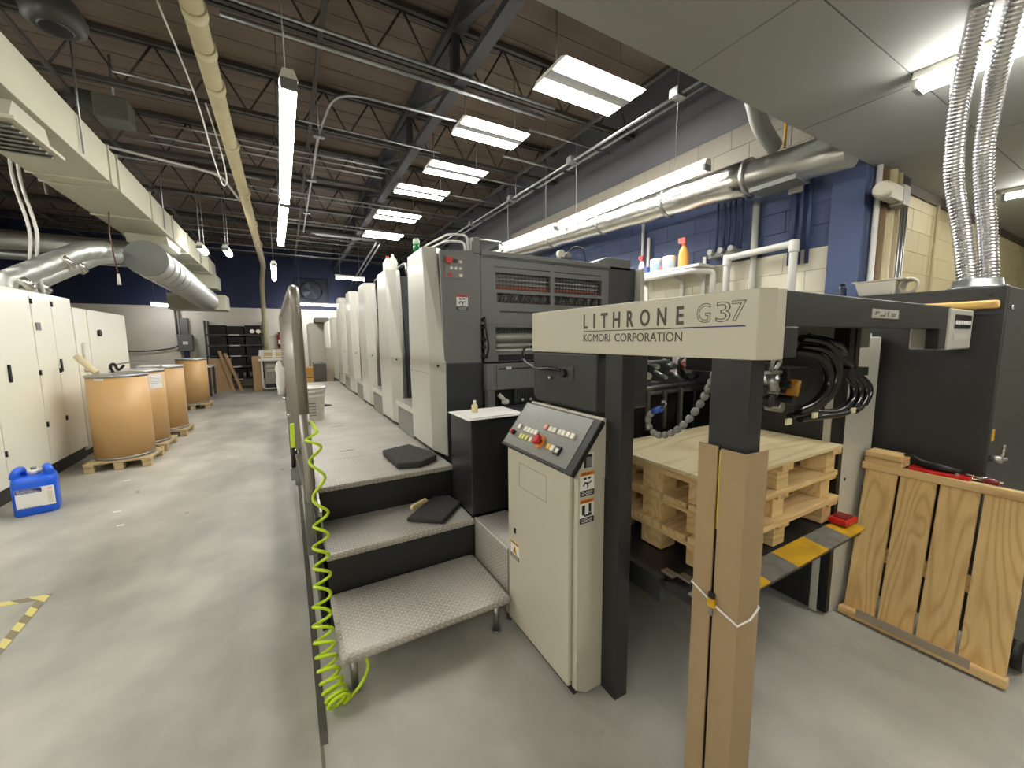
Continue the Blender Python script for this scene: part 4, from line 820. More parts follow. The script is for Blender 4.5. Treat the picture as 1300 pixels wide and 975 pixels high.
# ------------------------------------------------------------------ control console
co = thing('control_console', 'beige control console with sloping button panel between step and feeder post', 'control console', (1.1, 1.5, 0))
CX0, CX1, CY0, CY1 = 1.022, 1.170, 1.25, 1.82
MB().prism([(CX0, 1.0), (CX1, 1.0), (CX1, 1.262), (CX1-.01, 1.262), (CX0, 1.045)], 'y', CY0, CY1).build('upper_body', BEIGE, co)
MB().box(CX0, CY0+.031, .075, CX1, CY1, 1.0).build('body', BEIGE, co)
MB().prism([(CX0, .05), (CX0+.06, .012), (CX1, .012), (CX1, 1.0), (CX0, 1.0)], 'y', CY0, CY0+.03).build('end_panel', BEIGE, co, bevel=.003)
MB().box(CX0+.012, CY0+.031, 0, CX1, CY1-.01, .074).build('plinth', BLACK, co)
dr = MB().box(CX0-.022, CY0+.03, .055, CX0-.001, CY1-.005, 1.028).build('door', BEIGE, co, bevel=.006)
xf = CX0-.0222
for a, b, c_, d_ in ((1.692, 1.45, .85, .9745),):
    for r_ in ((a, c_, a-b, .002), (a, d_, a-b, .002)): rect((xf, r_[0], r_[1]), YN, Z_, r_[2], r_[3], .0008).build('inset_line', GREYP, dr)
    for yy in (a, b): rect((xf, yy, c_), YN, Z_, .002, d_-c_, .0008).build('inset_line', GREYP, dr)
MB().box(xf-.004, 1.73, .575, xf, 1.75, .605).build('lock', BLACK, dr, bevel=.002)
O = (xf, 1.786, .43); a, W = warn_label(O, YN, Z_, .085, .095, YELLOW, dr)
m = MB(); Ov = Vector(O)+W
m.hexa([Ov+Vector((0, -.02, .03)), Ov+Vector((0, -.065, .03)), Ov+Vector((0, -.044, .072)), Ov+Vector((0, -.041, .072))]+[v+Vector((-.0008, 0, 0)) for v in (Ov+Vector((0, -.02, .03)), Ov+Vector((0, -.065, .03)), Ov+Vector((0, -.044, .072)), Ov+Vector((0, -.041, .072)))]); m.build('triangle', YELLOW, a)
rect(Ov+Vector((-.001, -.039, .042)), YN, Z_, .006, .02, .0008).build('exclamation', BLACK, a)
# sloping panel
S0, S1 = Vector((.992, 0, 1.04)), Vector((1.156, 0, 1.250)); sl = (S1-S0).normalized(); nn = Vector((-sl.z, 0, sl.x)); LS = (S1-S0).length
def sp(y, s, h=0): return Vector((0, y, 0))+S0+(S1-S0)*s+nn*h
def slab(y0, y1, s0, s1, h0, h1): return MB().hexa([sp(y0, s0, h0), sp(y1, s0, h0), sp(y1, s1, h0), sp(y0, s1, h0), sp(y0, s0, h1), sp(y1, s0, h1), sp(y1, s1, h1), sp(y0, s1, h1)])
pn = slab(1.245, 1.85, -.02, 1.0, -.012, .012).build('control_panel', BLACK, co, bevel=.004)
slab(1.29, 1.835, .04, .965, .012, .0145).build('face_plate', M('panel_face_grey', (124, 123, 117), .35), pn)
B0, B1 = .0145, .024
def kb(y, s, mat, w=.013, hs=.05, nm='button'): slab(y-w, y+w, s-hs, s+hs, B0, B1).build(nm, mat, pn, bevel=.002)
for i in range(4): kb(1.703-.032*i, .432, LB)
kb(1.767, .437, LB, .010); kb(1.562, .595, M('pink_button', (222, 150, 130), .4))
for y in (1.52, 1.488, 1.447, 1.418, 1.385, 1.352): kb(y, .586, LB)
for y in (1.711, 1.685, 1.655, 1.618): kb(y, .27, M('yellow_green_button', (206, 206, 120), .4) if y > 1.63 else LB, .010)
kb(1.464, .274, M('amber_button', (226, 176, 70), .4)); kb(1.434, .274, LB); kb(1.394, .262, BLACK, .02, .08); slab(1.384, 1.404, .22, .30, B1, B1+.002).build('button', LB, pn)
q = sp(1.543, .30, 0); MB().cyl(q+nn*.014, q+nn*.02, .034, 24).build('button_collar', ORANGE, pn)
MB().tube([q+nn*.02, q+nn*.034, q+nn*.035, q+nn*.048, q+nn*.054], [.014, .014, .024, .026, .018], 24).build('emergency_button', RED, pn)
q = sp(1.79, .287, 0); MB().tube([q+nn*.014, q+nn*.03], [.014, .014], 14).build('key_switch', BLACK, pn); MB().tube([q+nn*.03, q+nn*.042], [.012, .009], 14).build('red_knob', RED, pn)
PR = M('panel_print', (160, 156, 140), .6)
for y0, y1, s0, s1 in ((1.74, 1.66, .62, .625), (1.74, 1.66, .74, .745), (1.66, 1.658, .62, .745), (1.60, 1.45, .50, .505), (1.42, 1.30, .72, .725), (1.40, 1.32, .78, .783), (1.75, 1.62, .17, .175), (1.75, 1.748, .17, .22), (1.70, 1.60, .80, .804), (1.5, 1.36, .45, .453)): slab(y1, y0, s0, s1, B0, B0+.0006).build('printed_mark', PR, pn)
# labels on the end of the console
rect((1.046, CY0-.0005, 1.06), X_, Z_, .056, .064, .0012).build('white_sticker', PAPER, co); rect((1.05, CY0-.0018, 1.062), X_, Z_, .046, .058, .0008).build('black_square', BLACK, co); rect((1.063, CY0-.0027, 1.066), X_, Z_, .032, .042, .0008).build('grey_square', GREYP, co)
for k, z in enumerate((.940, .820)):
    O = (1.031, CY0-.0005, z); a, W = warn_label(O, X_, Z_, .077, .106, ORANGE, co)
    if k == 0: stick_figure(O, X_, Z_, .077, .106, a, W)
    else:
        q = Vector(O)+W
        for u, v, w_, h_ in ((.012, .038, .016, .042), (.048, .046, .014, .038), (.022, .030, .034, .008), (.046, .030, .018, .014)): rect(q+Vector((u, 0, v)), X_, Z_, w_, h_, .0006).build('pictogram', BLACK, a)
# ------------------------------------------------------------------ black stand beyond the console with papers on top
bs = thing('side_cabinet', 'black sheet metal cabinet with white papers on top, behind the console', 'cabinet', (1.2, 2.45, .445))
MB().box(1.0, 2.3, .446, 1.62, 2.66, 1.08).build('body', DARK2, bs, bevel=.006)
MB().box(.99, 2.285, 1.08, 1.62, 2.66, 1.09).build('top', BLACK, bs)
for k, (r_, z) in enumerate((((.965, 2.26, 1.40, 2.62), 1.0905), ((1.0, 2.28, 1.36, 2.58), 1.0975))):
    o = tag(MB().box(r_[0], r_[1], z, r_[2], r_[3], z+.007).build('paper_pile', PAPER, bevel=.003), ['lower stack of white sheets on the black cabinet', 'upper folded white sheets on the black cabinet'][k], 'papers')
o = tag(MB().lathe((1.10, 2.46, 1.105), [(.02, 0), (.022, .005), (.022, .045), (.014, .058), (.010, .06)], 16).build('small_bottle', M('cream_bottle', (226, 210, 160), .4)), 'tiny cream bottle with white cap standing on the papers', 'bottle'); MB().cyl((1.10, 2.46, 1.165), (1.10, 2.46, 1.188), .010, 12).build('cap', WHITE, o)
# ------------------------------------------------------------------ dark cabinet at right and the timber leaning on it
dc = thing('dark_cabinet', 'tall charcoal machine cabinet beside the feeder with hoses on top', 'cabinet', (3.6, .9, 0))
DKC = M('dark_cabinet_paint', (50, 51, 52), .4, var=.05, scale=3)
MB().box(3.1, .515, .0, 4.2, 1.35, 1.846).build('body', DKC, dc, bevel=.008)
MB().box(3.096, .53, 1.70, 3.1, 1.34, 1.71).build('seam', BLACK, dc)
rect((3.0995, .58, 1.795), YN, Z_, .018, .012, .002).build('hole', BLACK, dc)
hdl = MB().cyl((3.13, .515, .97), (3.13, .47, .97), .018, 14).build('handle_hub', STEEL, dc); MB().tube([(3.13, .475, .97), (3.20, .47, .965)], .008, 8).build('handle_lever', STEEL, hdl); MB().tube([(3.13, .475, .985), (3.13, .47, 1.05)], .006, 8).build('handle_key', CHROME, hdl)
rect((3.115, .5145, 1.06), X_, Z_, .05, .06, .002).build('yellow_tag', YELLOW, dc)
MB().cyl((3.17, .515, 1.74), (3.17, .505, 1.74), .012, 10).build('screw', CHROME, dc)
def flex(name, pts, r, label):
    P = catmull(pts, 40); rs = []; out = []; acc = 0
    # resample evenly so the ribs have one pitch
    L_ = [0]
    for a, b in zip(P, P[1:]): L_.append(L_[-1]+(b-a).length)
    n = int(L_[-1]/.0045); j = 0
    for i in range(n+1):
        s = L_[-1]*i/n
        while j < len(P)-2 and L_[j+1] < s: j += 1
        f = (s-L_[j])/max(L_[j+1]-L_[j], 1e-9); out.append(P[j].lerp(P[j+1], f)); rs.append(r*(1.0 if (i % 4) < 2 else .90))
    o = MB().tube(out, rs, 18).build(name, M('flex_hose_steel', (205, 205, 208), .22, .95)); return tag(o, label, 'hose')
flex('flexible_hose', [(3.2, .682, 1.897), (3.2, .717, 2.132), (3.16, .757, 2.38), (3.1, .758, 2.528), (2.98, .731, 2.751), (2.85, .685, 2.899), (2.71, .628, 3.035)], .04, 'ribbed metal hose rising from the dark cabinet, standing nearer the white tub')
flex('flexible_hose', [(3.27, .618, 1.897), (3.27, .643, 2.13), (3.235, .668, 2.369), (3.18, .672, 2.554), (3.06, .64, 2.732), (2.93, .60, 2.85), (2.79, .54, 3.035)], .04, 'ribbed metal hose rising from the dark cabinet, standing away from the white tub')
MB().lathe((3.235, .65, 1.846), [(.11, 0), (.11, .012), (.095, .016), (.09, .05)], 24).build('hose_collar', GALV, dc)
tb = thing('plastic_tub', 'white plastic tub holding a tape roll on the dark cabinet', 'tub', (3.2, 1.0, 1.85))
MB().hexa([(3.13, .96, 1.848), (3.30, .96, 1.848), (3.30, 1.12, 1.848), (3.13, 1.12, 1.848), (3.11, .945, 1.93), (3.32, .945, 1.93), (3.32, 1.14, 1.93), (3.11, 1.14, 1.93)]).build('tub', WHITE, tb, bevel=.008)
MB().box(3.1, .90, 1.93, 3.33, 1.15, 1.936).build('lid', WHITE, tb)
tag(MB().tube([(3.16+.0*math.cos(a), .90+.04*math.cos(a), 1.893+.04*math.sin(a)) for a in [i*math.pi/10 for i in range(21)]], .009, 8).build('tape_roll', M('tape_roll', (190, 178, 160), .6)), 'upright tape roll beside the white tub', 'tape roll')
o = tag(MB().lathe((3.35, 1.29, 1.847), [(.025, 0), (.026, .01), (.026, .08), (.02, .1)], 14).build('blue_bottle', M('dark_blue_bottle', (20, 36, 66), .3)), 'slim dark blue bottle standing on the far corner of the dark cabinet', 'bottle'); MB().cyl((3.35, 1.29, 1.947), (3.35, 1.29, 1.967), .014, 10).build('cap', BLACK, o)
tag(MB().box(3.045, .535, 1.735, 3.09, 1.20, 1.775).build('wood_batten', wood('yellow_batten', (232, 196, 120), (206, 160, 84), 'Y', 4), bevel=.01), 'pale wooden batten lying along the dark cabinet above the feeder beam', 'timber')
# leaning timber skid, built upright at the origin then tipped against the cabinet
sk = thing('timber_skid', 'skid of four wide pine boards leaning against the dark cabinet', 'pallet', (0, 0, 0))
Wd, Ht = .60, .86
bw = [.136, .140, .137, .149]; x = 0
for i, w_ in enumerate(bw):
    MB().box(0, -x-w_, .03, .022, -x, Ht-.01).build('board', PINE_Z, sk, bevel=.003); x += w_+.013
MB().box(-.03, -Wd-.012, Ht-.012, .10, .012, Ht+.03).build('top_rail', PINE_Y, sk, bevel=.004)
MB().box(-.045, -Wd-.01, 0, .03, .012, .04).build('bottom_rail', PINE_Y, sk, bevel=.004)
MB().box(.022, -Wd, .35, .06, 0, .43).build('back_rail', PINE_Y, sk)
sk.location = (2.745, .925, .003); sk.rotation_euler = (0, math.radians(10.0), math.radians(1.5))
def on_rail(d, h=0):      # point on top of the leaning skid's rail, d along from its far end
    return sk.matrix_basis @ Vector((.03, -d, Ht+.03+h))
for k, z in enumerate((0, .033)):
    p = on_rail(.07); tag(MB().box(p.x-.05, p.y-.085, p.z+.007+z, p.x+.07, p.y+.075, p.z+.038+z).build('wood_offcut', PINE_Y, bevel=.003), ['lower short pine offcut stacked on the skid rail end', 'upper short pine offcut stacked on the skid rail end'][k], 'timber')
p = on_rail(.30); rt_ = thing('red_tool', 'red handled long tool lying on the leaning skid rail', 'tool', p)
MB().box(p.x-.035, p.y-.10, p.z+.006, p.x+.04, p.y+.125, p.z+.024).build('red_body', RED, rt_, bevel=.006)
MB().tube([(p.x, p.y+.10, p.z+.04), (p.x-.01, p.y+.02, p.z+.045), (p.x, p.y-.06, p.z+.036)], [.012, .02, .014], 12).build('black_grip', BLACK, rt_)
MB().cyl((p.x, p.y-.06, p.z+.034), (p.x-.005, p.y-.20, p.z+.028), .007, 8).build('steel_shaft', CHROME, rt_)
p = on_rail(.47); wr_ = thing('screwdriver', 'short dark red handled screwdriver on the skid rail', 'screwdriver', p)
MB().tube([(p.x-.01, p.y-.02, p.z+.02), (p.x-.01, p.y+.02, p.z+.022), (p.x-.01, p.y+.03, p.z+.022)], [.014, .016, .01], 12).build('handle', M('dark_red_handle', (110, 24, 26), .4), wr_); MB().cyl((p.x-.01, p.y+.03, p.z+.02), (p.x-.015, p.y+.11, p.z+.018), .004, 8).build('shaft', CHROME, wr_); MB().cyl((p.x-.015, p.y+.11, p.z+.018), (p.x-.015, p.y+.125, p.z+.018), .014, 10).build('tip_collar', GREYP, wr_)
p = on_rail(.18); tag(MB().tube([(p.x, p.y+.03, p.z+.075), (p.x-.01, p.y, p.z+.082), (p.x, p.y-.03, p.z+.06), (p.x, p.y-.09, p.z+.05)], .009, 8).build('black_tool', BLACK), 'small black bent tool on top of the stacked offcuts', 'tool')
# thin slat resting on the skid's foot
o = MB().box(-.052, -.50, .02, -.0455, -.07, .062).build('loose_slat', M('grey_slat', (160, 146, 128), .7)); tag(o, 'thin greyish slat resting along the foot of the leaning skid', 'timber'); o.location = sk.location; o.rotation_euler = sk.rotation_euler
tr = thing('pallet_truck_frame', 'grey machine foot with dark wheel beside the leaning skid', 'truck', (3.0, .33, 0))
MB().box(2.94, .30, .12, 3.02, .36, .52).build('upright', GREYP, tr, bevel=.01); MB().cyl((2.98, .30, .085), (2.98, .36, .085), .085, 20).build('wheel', BLACK, tr)
# ------------------------------------------------------------------ on the right wall
sh = thing('bracket_shelf', 'white wall shelf with slotted brackets carrying cleaning supplies', 'shelf', (4.2, 3.4, 2.4))
MB().box(4.05, 2.9, 2.40, 4.37, 3.95, 2.43).build('board', WHITEP, sh, bevel=.003)
for y in (3.05, 3.35, 3.9):
    b = MB().box(4.35, y-.02, 1.7, 4.372, y+.02, 2.55 if y != 3.9 else 2.95).build('slotted_upright', WHITEP, sh)
    MB().hexa([(4.08, y-.01, 2.38), (4.35, y-.01, 2.30), (4.35, y+.01, 2.30), (4.08, y+.01, 2.38), (4.08, y-.01, 2.40), (4.35, y-.01, 2.40), (4.35, y+.01, 2.40), (4.08, y+.01, 2.40)]).build('bracket', WHITEP, sh)
def spray(x, y, z, h, body, head, label):
    r = h*.16; o = tag(MB().lathe((x, y, z), [(r, 0), (r*1.02, .01), (r, h*.45), (r*.8, h*.6), (r*.35, h*.74)], 16).build('spray_bottle', body), label, 'spray bottle')
    MB().cyl((x, y, z+h*.74), (x, y, z+h*.82), r*.42, 12).build('collar', head, o)
    MB().hexa([(x-r*.35, y-r*.5, z+h*.82), (x+r*.35, y-r*.5, z+h*.82), (x+r*.35, y+r*1.1, z+h*.82), (x-r*.35, y+r*1.1, z+h*.82), (x-r*.3, y-r*.4, z+h), (x+r*.3, y-r*.4, z+h), (x+r*.3, y+r*1.3, z+h), (x-r*.3, y+r*1.3, z+h)]).build('trigger_head', head, o, bevel=.004); return o
spray(4.2, 3.22, 2.43, .36, M('orange_liquid', (236, 170, 84), .3, trans=.15), M('salmon_head', (222, 110, 90), .4), 'spray bottle of orange liquid on the wall shelf')
spray(4.2, 3.86, 2.43, .26, WHITE, M('red_head', (206, 50, 54), .4), 'white spray bottle with red trigger on the wall shelf')
for k, (y, c) in enumerate(((3.62, (150, 176, 196)), (3.42, (170, 190, 200)))):
    o = tag(MB().lathe((4.2, y, 2.43), [(.075, 0), (.078, .01), (.078, .15), (.08, .155), (.08, .17), (.07, .175)], 20).build('canister', WHITE), ['white and blue wipes canister beside the red-trigger spray bottle', 'pale wipes canister beside the orange spray bottle'][k], 'canister')
    MB().lathe((4.2, y, 2.46), [(.0785, 0), (.0795, .002), (.0795, .09), (.0785, .092)], 20).build('label', M('blue_label%d' % k, c, .5), o)
tag(MB().box(4.12, 3.70, 2.43, 4.28, 3.80, 2.52).build('carton', M('blue_pack', (70, 92, 150), .6), bevel=.004), 'small blue carton between canister and spray bottle on the shelf', 'carton')
o = tag(MB().box(4.15, 3.47, 2.43, 4.28, 3.53, 2.50).build('red_pack', M('red_white_pack', (190, 90, 84), .6), bevel=.004), 'low red pack between the two wipes canisters', 'carton')
# valves
vm = thing('valve_manifold', 'cluster of grey pipe valves on the wall beyond the shelf end', 'valves', (4.3, 2.8, 2.5))
MB().box(4.28, 2.62, 2.50, 4.37, 2.96, 2.56).build('manifold', GREYP, vm, bevel=.01)
for y in (2.66, 2.78, 2.9): MB().cyl((4.22, y, 2.56), (4.29, y, 2.56), .03, 14).build('valve_wheel', M('valve_grey', (140, 142, 136), .5), vm)
for k, y in enumerate((2.62, 2.70, 2.76, 2.82, 2.9)): tag(MB().cyl((4.345, y, 2.56), (4.345, y, 3.24), .014, 8).build('riser_pipe', M('blue_riser', (44, 56, 92), .5)), 'thin blue painted riser pipe above the valve manifold', 'pipe', 'blue risers above the valves')
lp = pipe('pipe_loop', [(4.28, 2.72, 1.4), (4.28, 2.72, 2.47), (4.28, 2.06, 2.49), (4.28, 2.06, 1.4)], .035, WHITEP, 'white looped pipe like an inverted U on the right wall', 'pipe', rad=.05, n=14)
for q in ((4.28, 2.72, 2.45), (4.28, 2.06, 2.47)): MB().lathe((q[0], q[1], q[2]-.06), [(.042, 0), (.044, .01), (.044, .1), (.042, .11)], 14).build('elbow', WHITEP, lp)
pipe('pipe', [(4.26, 2.87, 1.4), (4.26, 2.87, 2.35), (4.02, 3.0, 2.355), (4.02, 3.95, 2.355)], .032, WHITEP, 'white pipe running under the shelf edge then down the wall', 'pipe', rad=.05, n=12)
pipe('pipe', [(4.355, 2.48, 1.4), (4.355, 2.48, 3.0)], .032, M('pale_pipe', (176, 176, 166), .45), 'pale vertical pipe between the inverted U and the foil duct', 'pipe', n=14)
for k, y in enumerate((2.12, 2.05, 1.98)): tag(MB().cyl((4.35, y, 2.3), (4.35, y, 3.24), .018 if k else .028, 10).build('riser_pipe', M('blue_riser', (44, 56, 92), .5)), 'thin blue painted riser pipe behind the inverted U pipe', 'pipe', 'blue risers behind the U pipe')
tag(MB().box(4.3, 2.04, 2.97, 4.37, 2.16, 3.06).build('sensor_box', WHITE, bevel=.008), 'small white sensor box on the blue wall below the foil duct', 'sensor')
tag(MB().cyl((4.36, 4.0, 2.4), (4.36, 4.0, 3.3), .02, 8).build('conduit', WHITEP), 'white vertical conduit on the blue wall beyond the shelf', 'conduit')
# corner pipes and horn
pp = [(4.46, .022, WHITEP, 'slim white conduit at the blue wall corner', 3.0), (4.58, .03, M('brown_pipe', (120, 98, 70), .6), 'brown pipe at the blue wall corner', 3.0), (4.70, .045, CREAMP, 'thick cream pipe at the blue wall corner', 3.0), (4.84, .04, M('tan_pipe', (170, 156, 122), .5), 'tan pipe beside the galvanised conduits', 3.0), (4.95, .022, GALV, 'first galvanised conduit by the cream block wall', 3.0), (5.03, .022, GALV, 'second galvanised conduit by the cream block wall', 3.0), (5.09, .018, GALV, 'thinnest galvanised conduit by the cream block wall', 3.0)]
for x, r, m_, lab, z1 in pp: tag(MB().cyl((x, YE-.045, 0), (x, YE-.045, ZL), r, 12).build('pipe', m_), lab, 'pipe')
tag(MB().cyl((6.0, YE-.03, 1.4), (6.0, YE-.03, 2.95), .014, 8).build('conduit', CREAMP), 'thin cream conduit crossing the cream block wall', 'conduit')
hn = thing('alarm_horn', 'beige fire alarm horn on an arm at the blue wall corner', 'alarm horn', (4.4, 1.5, 2.8))
MB().box(4.33, 1.39, 2.72, 4.66, 1.47, 2.84).build('arm', BEIGE, hn, bevel=.006); MB().box(4.56, 1.385, 2.70, 4.70, 1.475, 2.86).build('junction', M('horn_grey', (140, 138, 126), .5), hn, bevel=.004)
MB().tube([(4.33, 1.43, 2.78), (4.27, 1.43, 2.78), (4.22, 1.43, 2.78)], [.05, .07, .05], 14).build('horn', BEIGE, hn)
# ------------------------------------------------------------------ left side
for k, (ya, yb, zt, lab) in enumerate(((4.2, 6.685, 2.2, 'white enamel electrical cabinet with black kick plate beside the blue jug'), (6.69, 7.69, 2.2, 'white double door cabinet behind the first fibre drum'))):
    t = thing('electrical_cabinet', lab, 'cabinet', (-2.9, (ya+yb)/2, 0))
    MB().box(-3.3, ya, .16, -2.52, yb, zt).build('body', CABW, t, bevel=.006); MB().box(-3.3, ya+.005, 0, -2.54, yb-.005, .16).build('kick_plate', DARK2, t)
    cuts = [4.2, 5.02, 5.85, 6.685] if k == 0 else [6.69, 7.157, 7.69]
    for a, b in zip(cuts, cuts[1:]):
        dd = MB().box(-2.518, a+.006, .17, -2.5, b-.006, zt-.01).build('door', CABW, t, bevel=.004)
        if k == 0: MB().box(-2.499, b-.60 if b > 6 else a+.1, 1.2, -2.485, b-.56 if b > 6 else a+.14, 1.38).build('handle', BLACK, dd, bevel=.004)
        elif a < 7: MB().box(-2.499, a+.05, 1.75, -2.49, a+.14, 1.84).build('meter', GREYP, dd)
        else: MB().box(-2.499, a+.03, 1.24, -2.485, a+.07, 1.40).build('handle', BLACK, dd, bevel=.004)
        for z in ((.65, 1.26, 2.08) if k else (.5,)): MB().cyl((-2.5, a+.012, z-.03), (-2.5, a+.012, z+.03), .014, 8).build('hinge', BLACK, dd)
for k, (ya, yb, lab) in enumerate(((7.71, 8.15, 'narrow white cabinet with a long white switch cover'), (8.16, 9.75, 'wide white cabinet with small dark dial, farthest of the row'))):
    t = thing('electrical_cabinet', lab, 'cabinet', (-2.9, (ya+yb)/2, 0))
    MB().box(-3.3, ya, .1, -2.52, yb, 2.09).build('body', CABW, t, bevel=.006); MB().box(-3.28, ya+.01, 0, -2.56, yb-.01, .1).build('kick_plate', DARK2, t)
    d_ = MB().box(-2.518, ya+.01, .12, -2.5, yb-.01, 2.08).build('door', CABW, t, bevel=.004)
    if k == 0: MB().box(-2.5, 7.86, 1.2, -2.46, 8.0, 1.6).build('switch_cover', WHITE, d_, bevel=.012)
    else: MB().cyl((-2.5, 8.5, 1.75), (-2.47, 8.5, 1.75), .05, 16).build('dial', BLACK, d_)
    rect((-2.4995, ya+.18, 1.86), YN, Z_, .1, .12, .001).build('paper_tag', PAPER, d_)
def drum(x, y, label, r=.295, lid='open', ang=0):
    pt = thing('drum_pallet', 'small wooden pallet under the '+label.split(',')[0].replace('fibreboard drum', 'drum').replace('brown ', ''), 'pallet', (x, y, 0))
    for sx in (-.27, 0, .27):
        for sy in (-.27, .27): MB().box(x+sx-.045, y+sy-.05, 0, x+sx+.045, y+sy+.05, .085).build('block', PALLETW, pt, bevel=.004)
    for i in range(5): MB().box(x-.32, y-.33+i*.135, .1, x+.32, y-.33+i*.135+.115, .118).build('deck_board', PALLETW, pt, bevel=.003)
    for sx in (-.27, 0, .27): MB().box(x+sx-.045, y-.33, .085, x+sx+.045, y+.325, .1).build('stringer', PALLETW, pt)
    t = thing('fibre_drum', label, 'drum', (x, y, .118)); H = 1.075
    MB().lathe((x, y, .12), [(r-.01, 0), (r, .0), (r, H), (r-.012, H), (r-.012, .05)], 40).build('shell', DRUMC, t)
    ring = lambda z, e: MB().lathe((x, y, z), [(r+.001, 0), (r+e, .004), (r+e, .03), (r+.001, .034)], 40)
    ring(.119, .006).build('base_hoop', GALV, t); ring(.12+H-.03, .008).build('top_hoop', GALV, t)
    if lid == 'lid': MB().lathe((x, y, .12+H), [(r+.004, 0), (r+.006, .012), (r-.02, .016), (r-.03, .008)], 40).build('lid', M('drum_lid', (214, 212, 204), .3, .4), t)
    return t
t = drum(-1.93, 7.0, 'nearest brown fibreboard drum, with a tube and clamp on its open top')
MB().add([(-1.93-.14+.295*0, 0, 0)], [])
m = MB(); n = 3
for k_ in range(1): m.hexa([(-2.075, 6.736, 1.135), (-1.98, 6.7045, 1.135), (-1.98, 6.7035, 1.135), (-2.075, 6.735, 1.135), (-2.075, 6.736, 1.16), (-1.98, 6.7045, 1.16), (-1.98, 6.7035, 1.16), (-2.075, 6.735, 1.16)])
m.build('white_tag', PAPER, t)
o = tag(MB().tube([(-2.3, 7.05, 1.43), (-2.1, 6.93, 1.22)], .035, 14).build('cardboard_tube', M('cream_tube', (222, 206, 168), .6)), 'cream tube leaning over the rim of the nearest drum', 'tube')
o = tag(MB().tube(catmull([(-1.95, 6.95, 1.22), (-1.97, 6.94, 1.30), (-1.93, 6.94, 1.33), (-1.9, 6.95, 1.25), (-1.84, 6.95, 1.31)], 5), .016, 8).build('clamp', BLACK), 'black clamp standing on the nearest drum', 'clamp')
t = drum(-1.93, 7.82, 'second fibreboard drum, with a white printed sheet and pale lid', lid='lid')
sh_ = MB(); a0 = -.95
vs = [(-1.93+.2965*math.cos(a0+i*.16), 7.82+.2965*math.sin(a0+i*.16), z) for z in (.93, 1.14) for i in range(5)]
sh_.add(vs, [(i, i+1, i+6, i+5) for i in range(4)]).build('printed_sheet', PAPER, t)
vs = [(-1.93+.2972*math.cos(a0+.04+i*.14), 7.82+.2972*math.sin(a0+.04+i*.14), z) for zz in range(5) for z in (1.0+zz*.022, 1.006+zz*.022) for i in range(5)]
sh2 = MB()
for zz in range(5): sh2.add(vs[zz*10:zz*10+10], [(i, i+1, i+6, i+5) for i in range(4)])
sh2.build('print_lines', M('faint_print', (150, 150, 160), .7), t)
o = tag(MB().tube([(-1.93+.3*math.cos(a), 7.8, 1.3+.10*math.sin(a)) for a in [i*math.pi/14 for i in range(15)]], .012, 8).build('drum_ring', GALV), 'loose bent metal clamp ring standing on the second drum lid', 'ring')
o.location.z = -.086
drum(-1.88, 8.85, 'third fibreboard drum, with a bright metal lid', lid='lid')
t = drum(-2.02, 12.2, 'square edged fibreboard drum standing alone by the workbench', r=.30, lid='lid')
jg = thing('chemical_jug', 'blue plastic carboy with white label on the floor by the cabinets', 'jug', (-2.16, 5.43, 0))
m = MB(); J = [(.13, .0), (.135, .02), (.135, .30), (.12, .345), (.07, .365)]
def rr(w, d, z, n=5, c=.05):
    c = min(c, w*.45, d*.45); out = []
    for (cx, cy, a0) in ((w-c, d-c, 0), (-w+c, d-c, 90), (-w+c, -d+c, 180), (w-c, -d+c, 270)):
        for i in range(n): a = math.radians(a0+90*i/(n-1)); out.append((-2.16+cx+c*math.cos(a), 5.43+cy+c*math.sin(a), z))
    return out
rows = [rr(.135, .115, 0), rr(.142, .122, .015), rr(.142, .122, .30), rr(.135, .115, .345), rr(.118, .098, .365)]; n = len(rows[0])
m.add([v for r in rows for v in r], [tuple(reversed(range(n))), tuple(range(4*n, 5*n))]+[(k*n+i, k*n+(i+1) % n, (k+1)*n+(i+1) % n, (k+1)*n+i) for k in range(4) for i in range(n)], True)
m.build('body', BLUEJ, jg)
for sx in (-1, 1): MB().tube(catmull([(-2.16+sx*.115, 5.36, .36), (-2.16+sx*.10, 5.36, .415), (-2.16+sx*.08, 5.45, .42), (-2.16+sx*.08, 5.5, .37)], 5), .03, 12).build('shoulder_grip', BLUEJ, jg)
MB().cyl((-2.16, 5.43, .365), (-2.16, 5.43, .41), .035, 16).build('cap', WHITE, jg); MB().cyl((-2.16, 5.43, .41), (-2.16, 5.43, .432), .02, 12).build('spout', GREYP, jg)
lb = rect((-2.275, 5.3075, .075), X_, Z_, .24, .185, .001).build('label', PAPER, jg)
rect((-2.273, 5.306, .215), X_, Z_, .16, .038, .001).build('label_band', NAVY, lb); rect((-2.273, 5.3055, .255), X_, Z_, .15, .004, .001).build('label_line', NAVY, lb)
for i in range(3): rect((-2.265, 5.3045, .222+.01*i), X_, Z_, .14-.02*i, .003, .0006).build('label_mark', PAPER, lb)
rect((-2.08, 5.306, .10), X_, Z_, .03, .11, .0008).build('label_panel', M('beige_print', (216, 206, 180), .7), lb); rect((-2.26, 5.306, .078), X_, Z_, .14, .004, .0008).build('label_line', NAVY, lb)
rect((-2.075, 5.306, .225), X_, Z_, .025, .02, .0008).build('label_stamp', M('pale_red', (226, 170, 160), .7), lb)
jg.rotation_euler = (0, 0, math.radians(14))
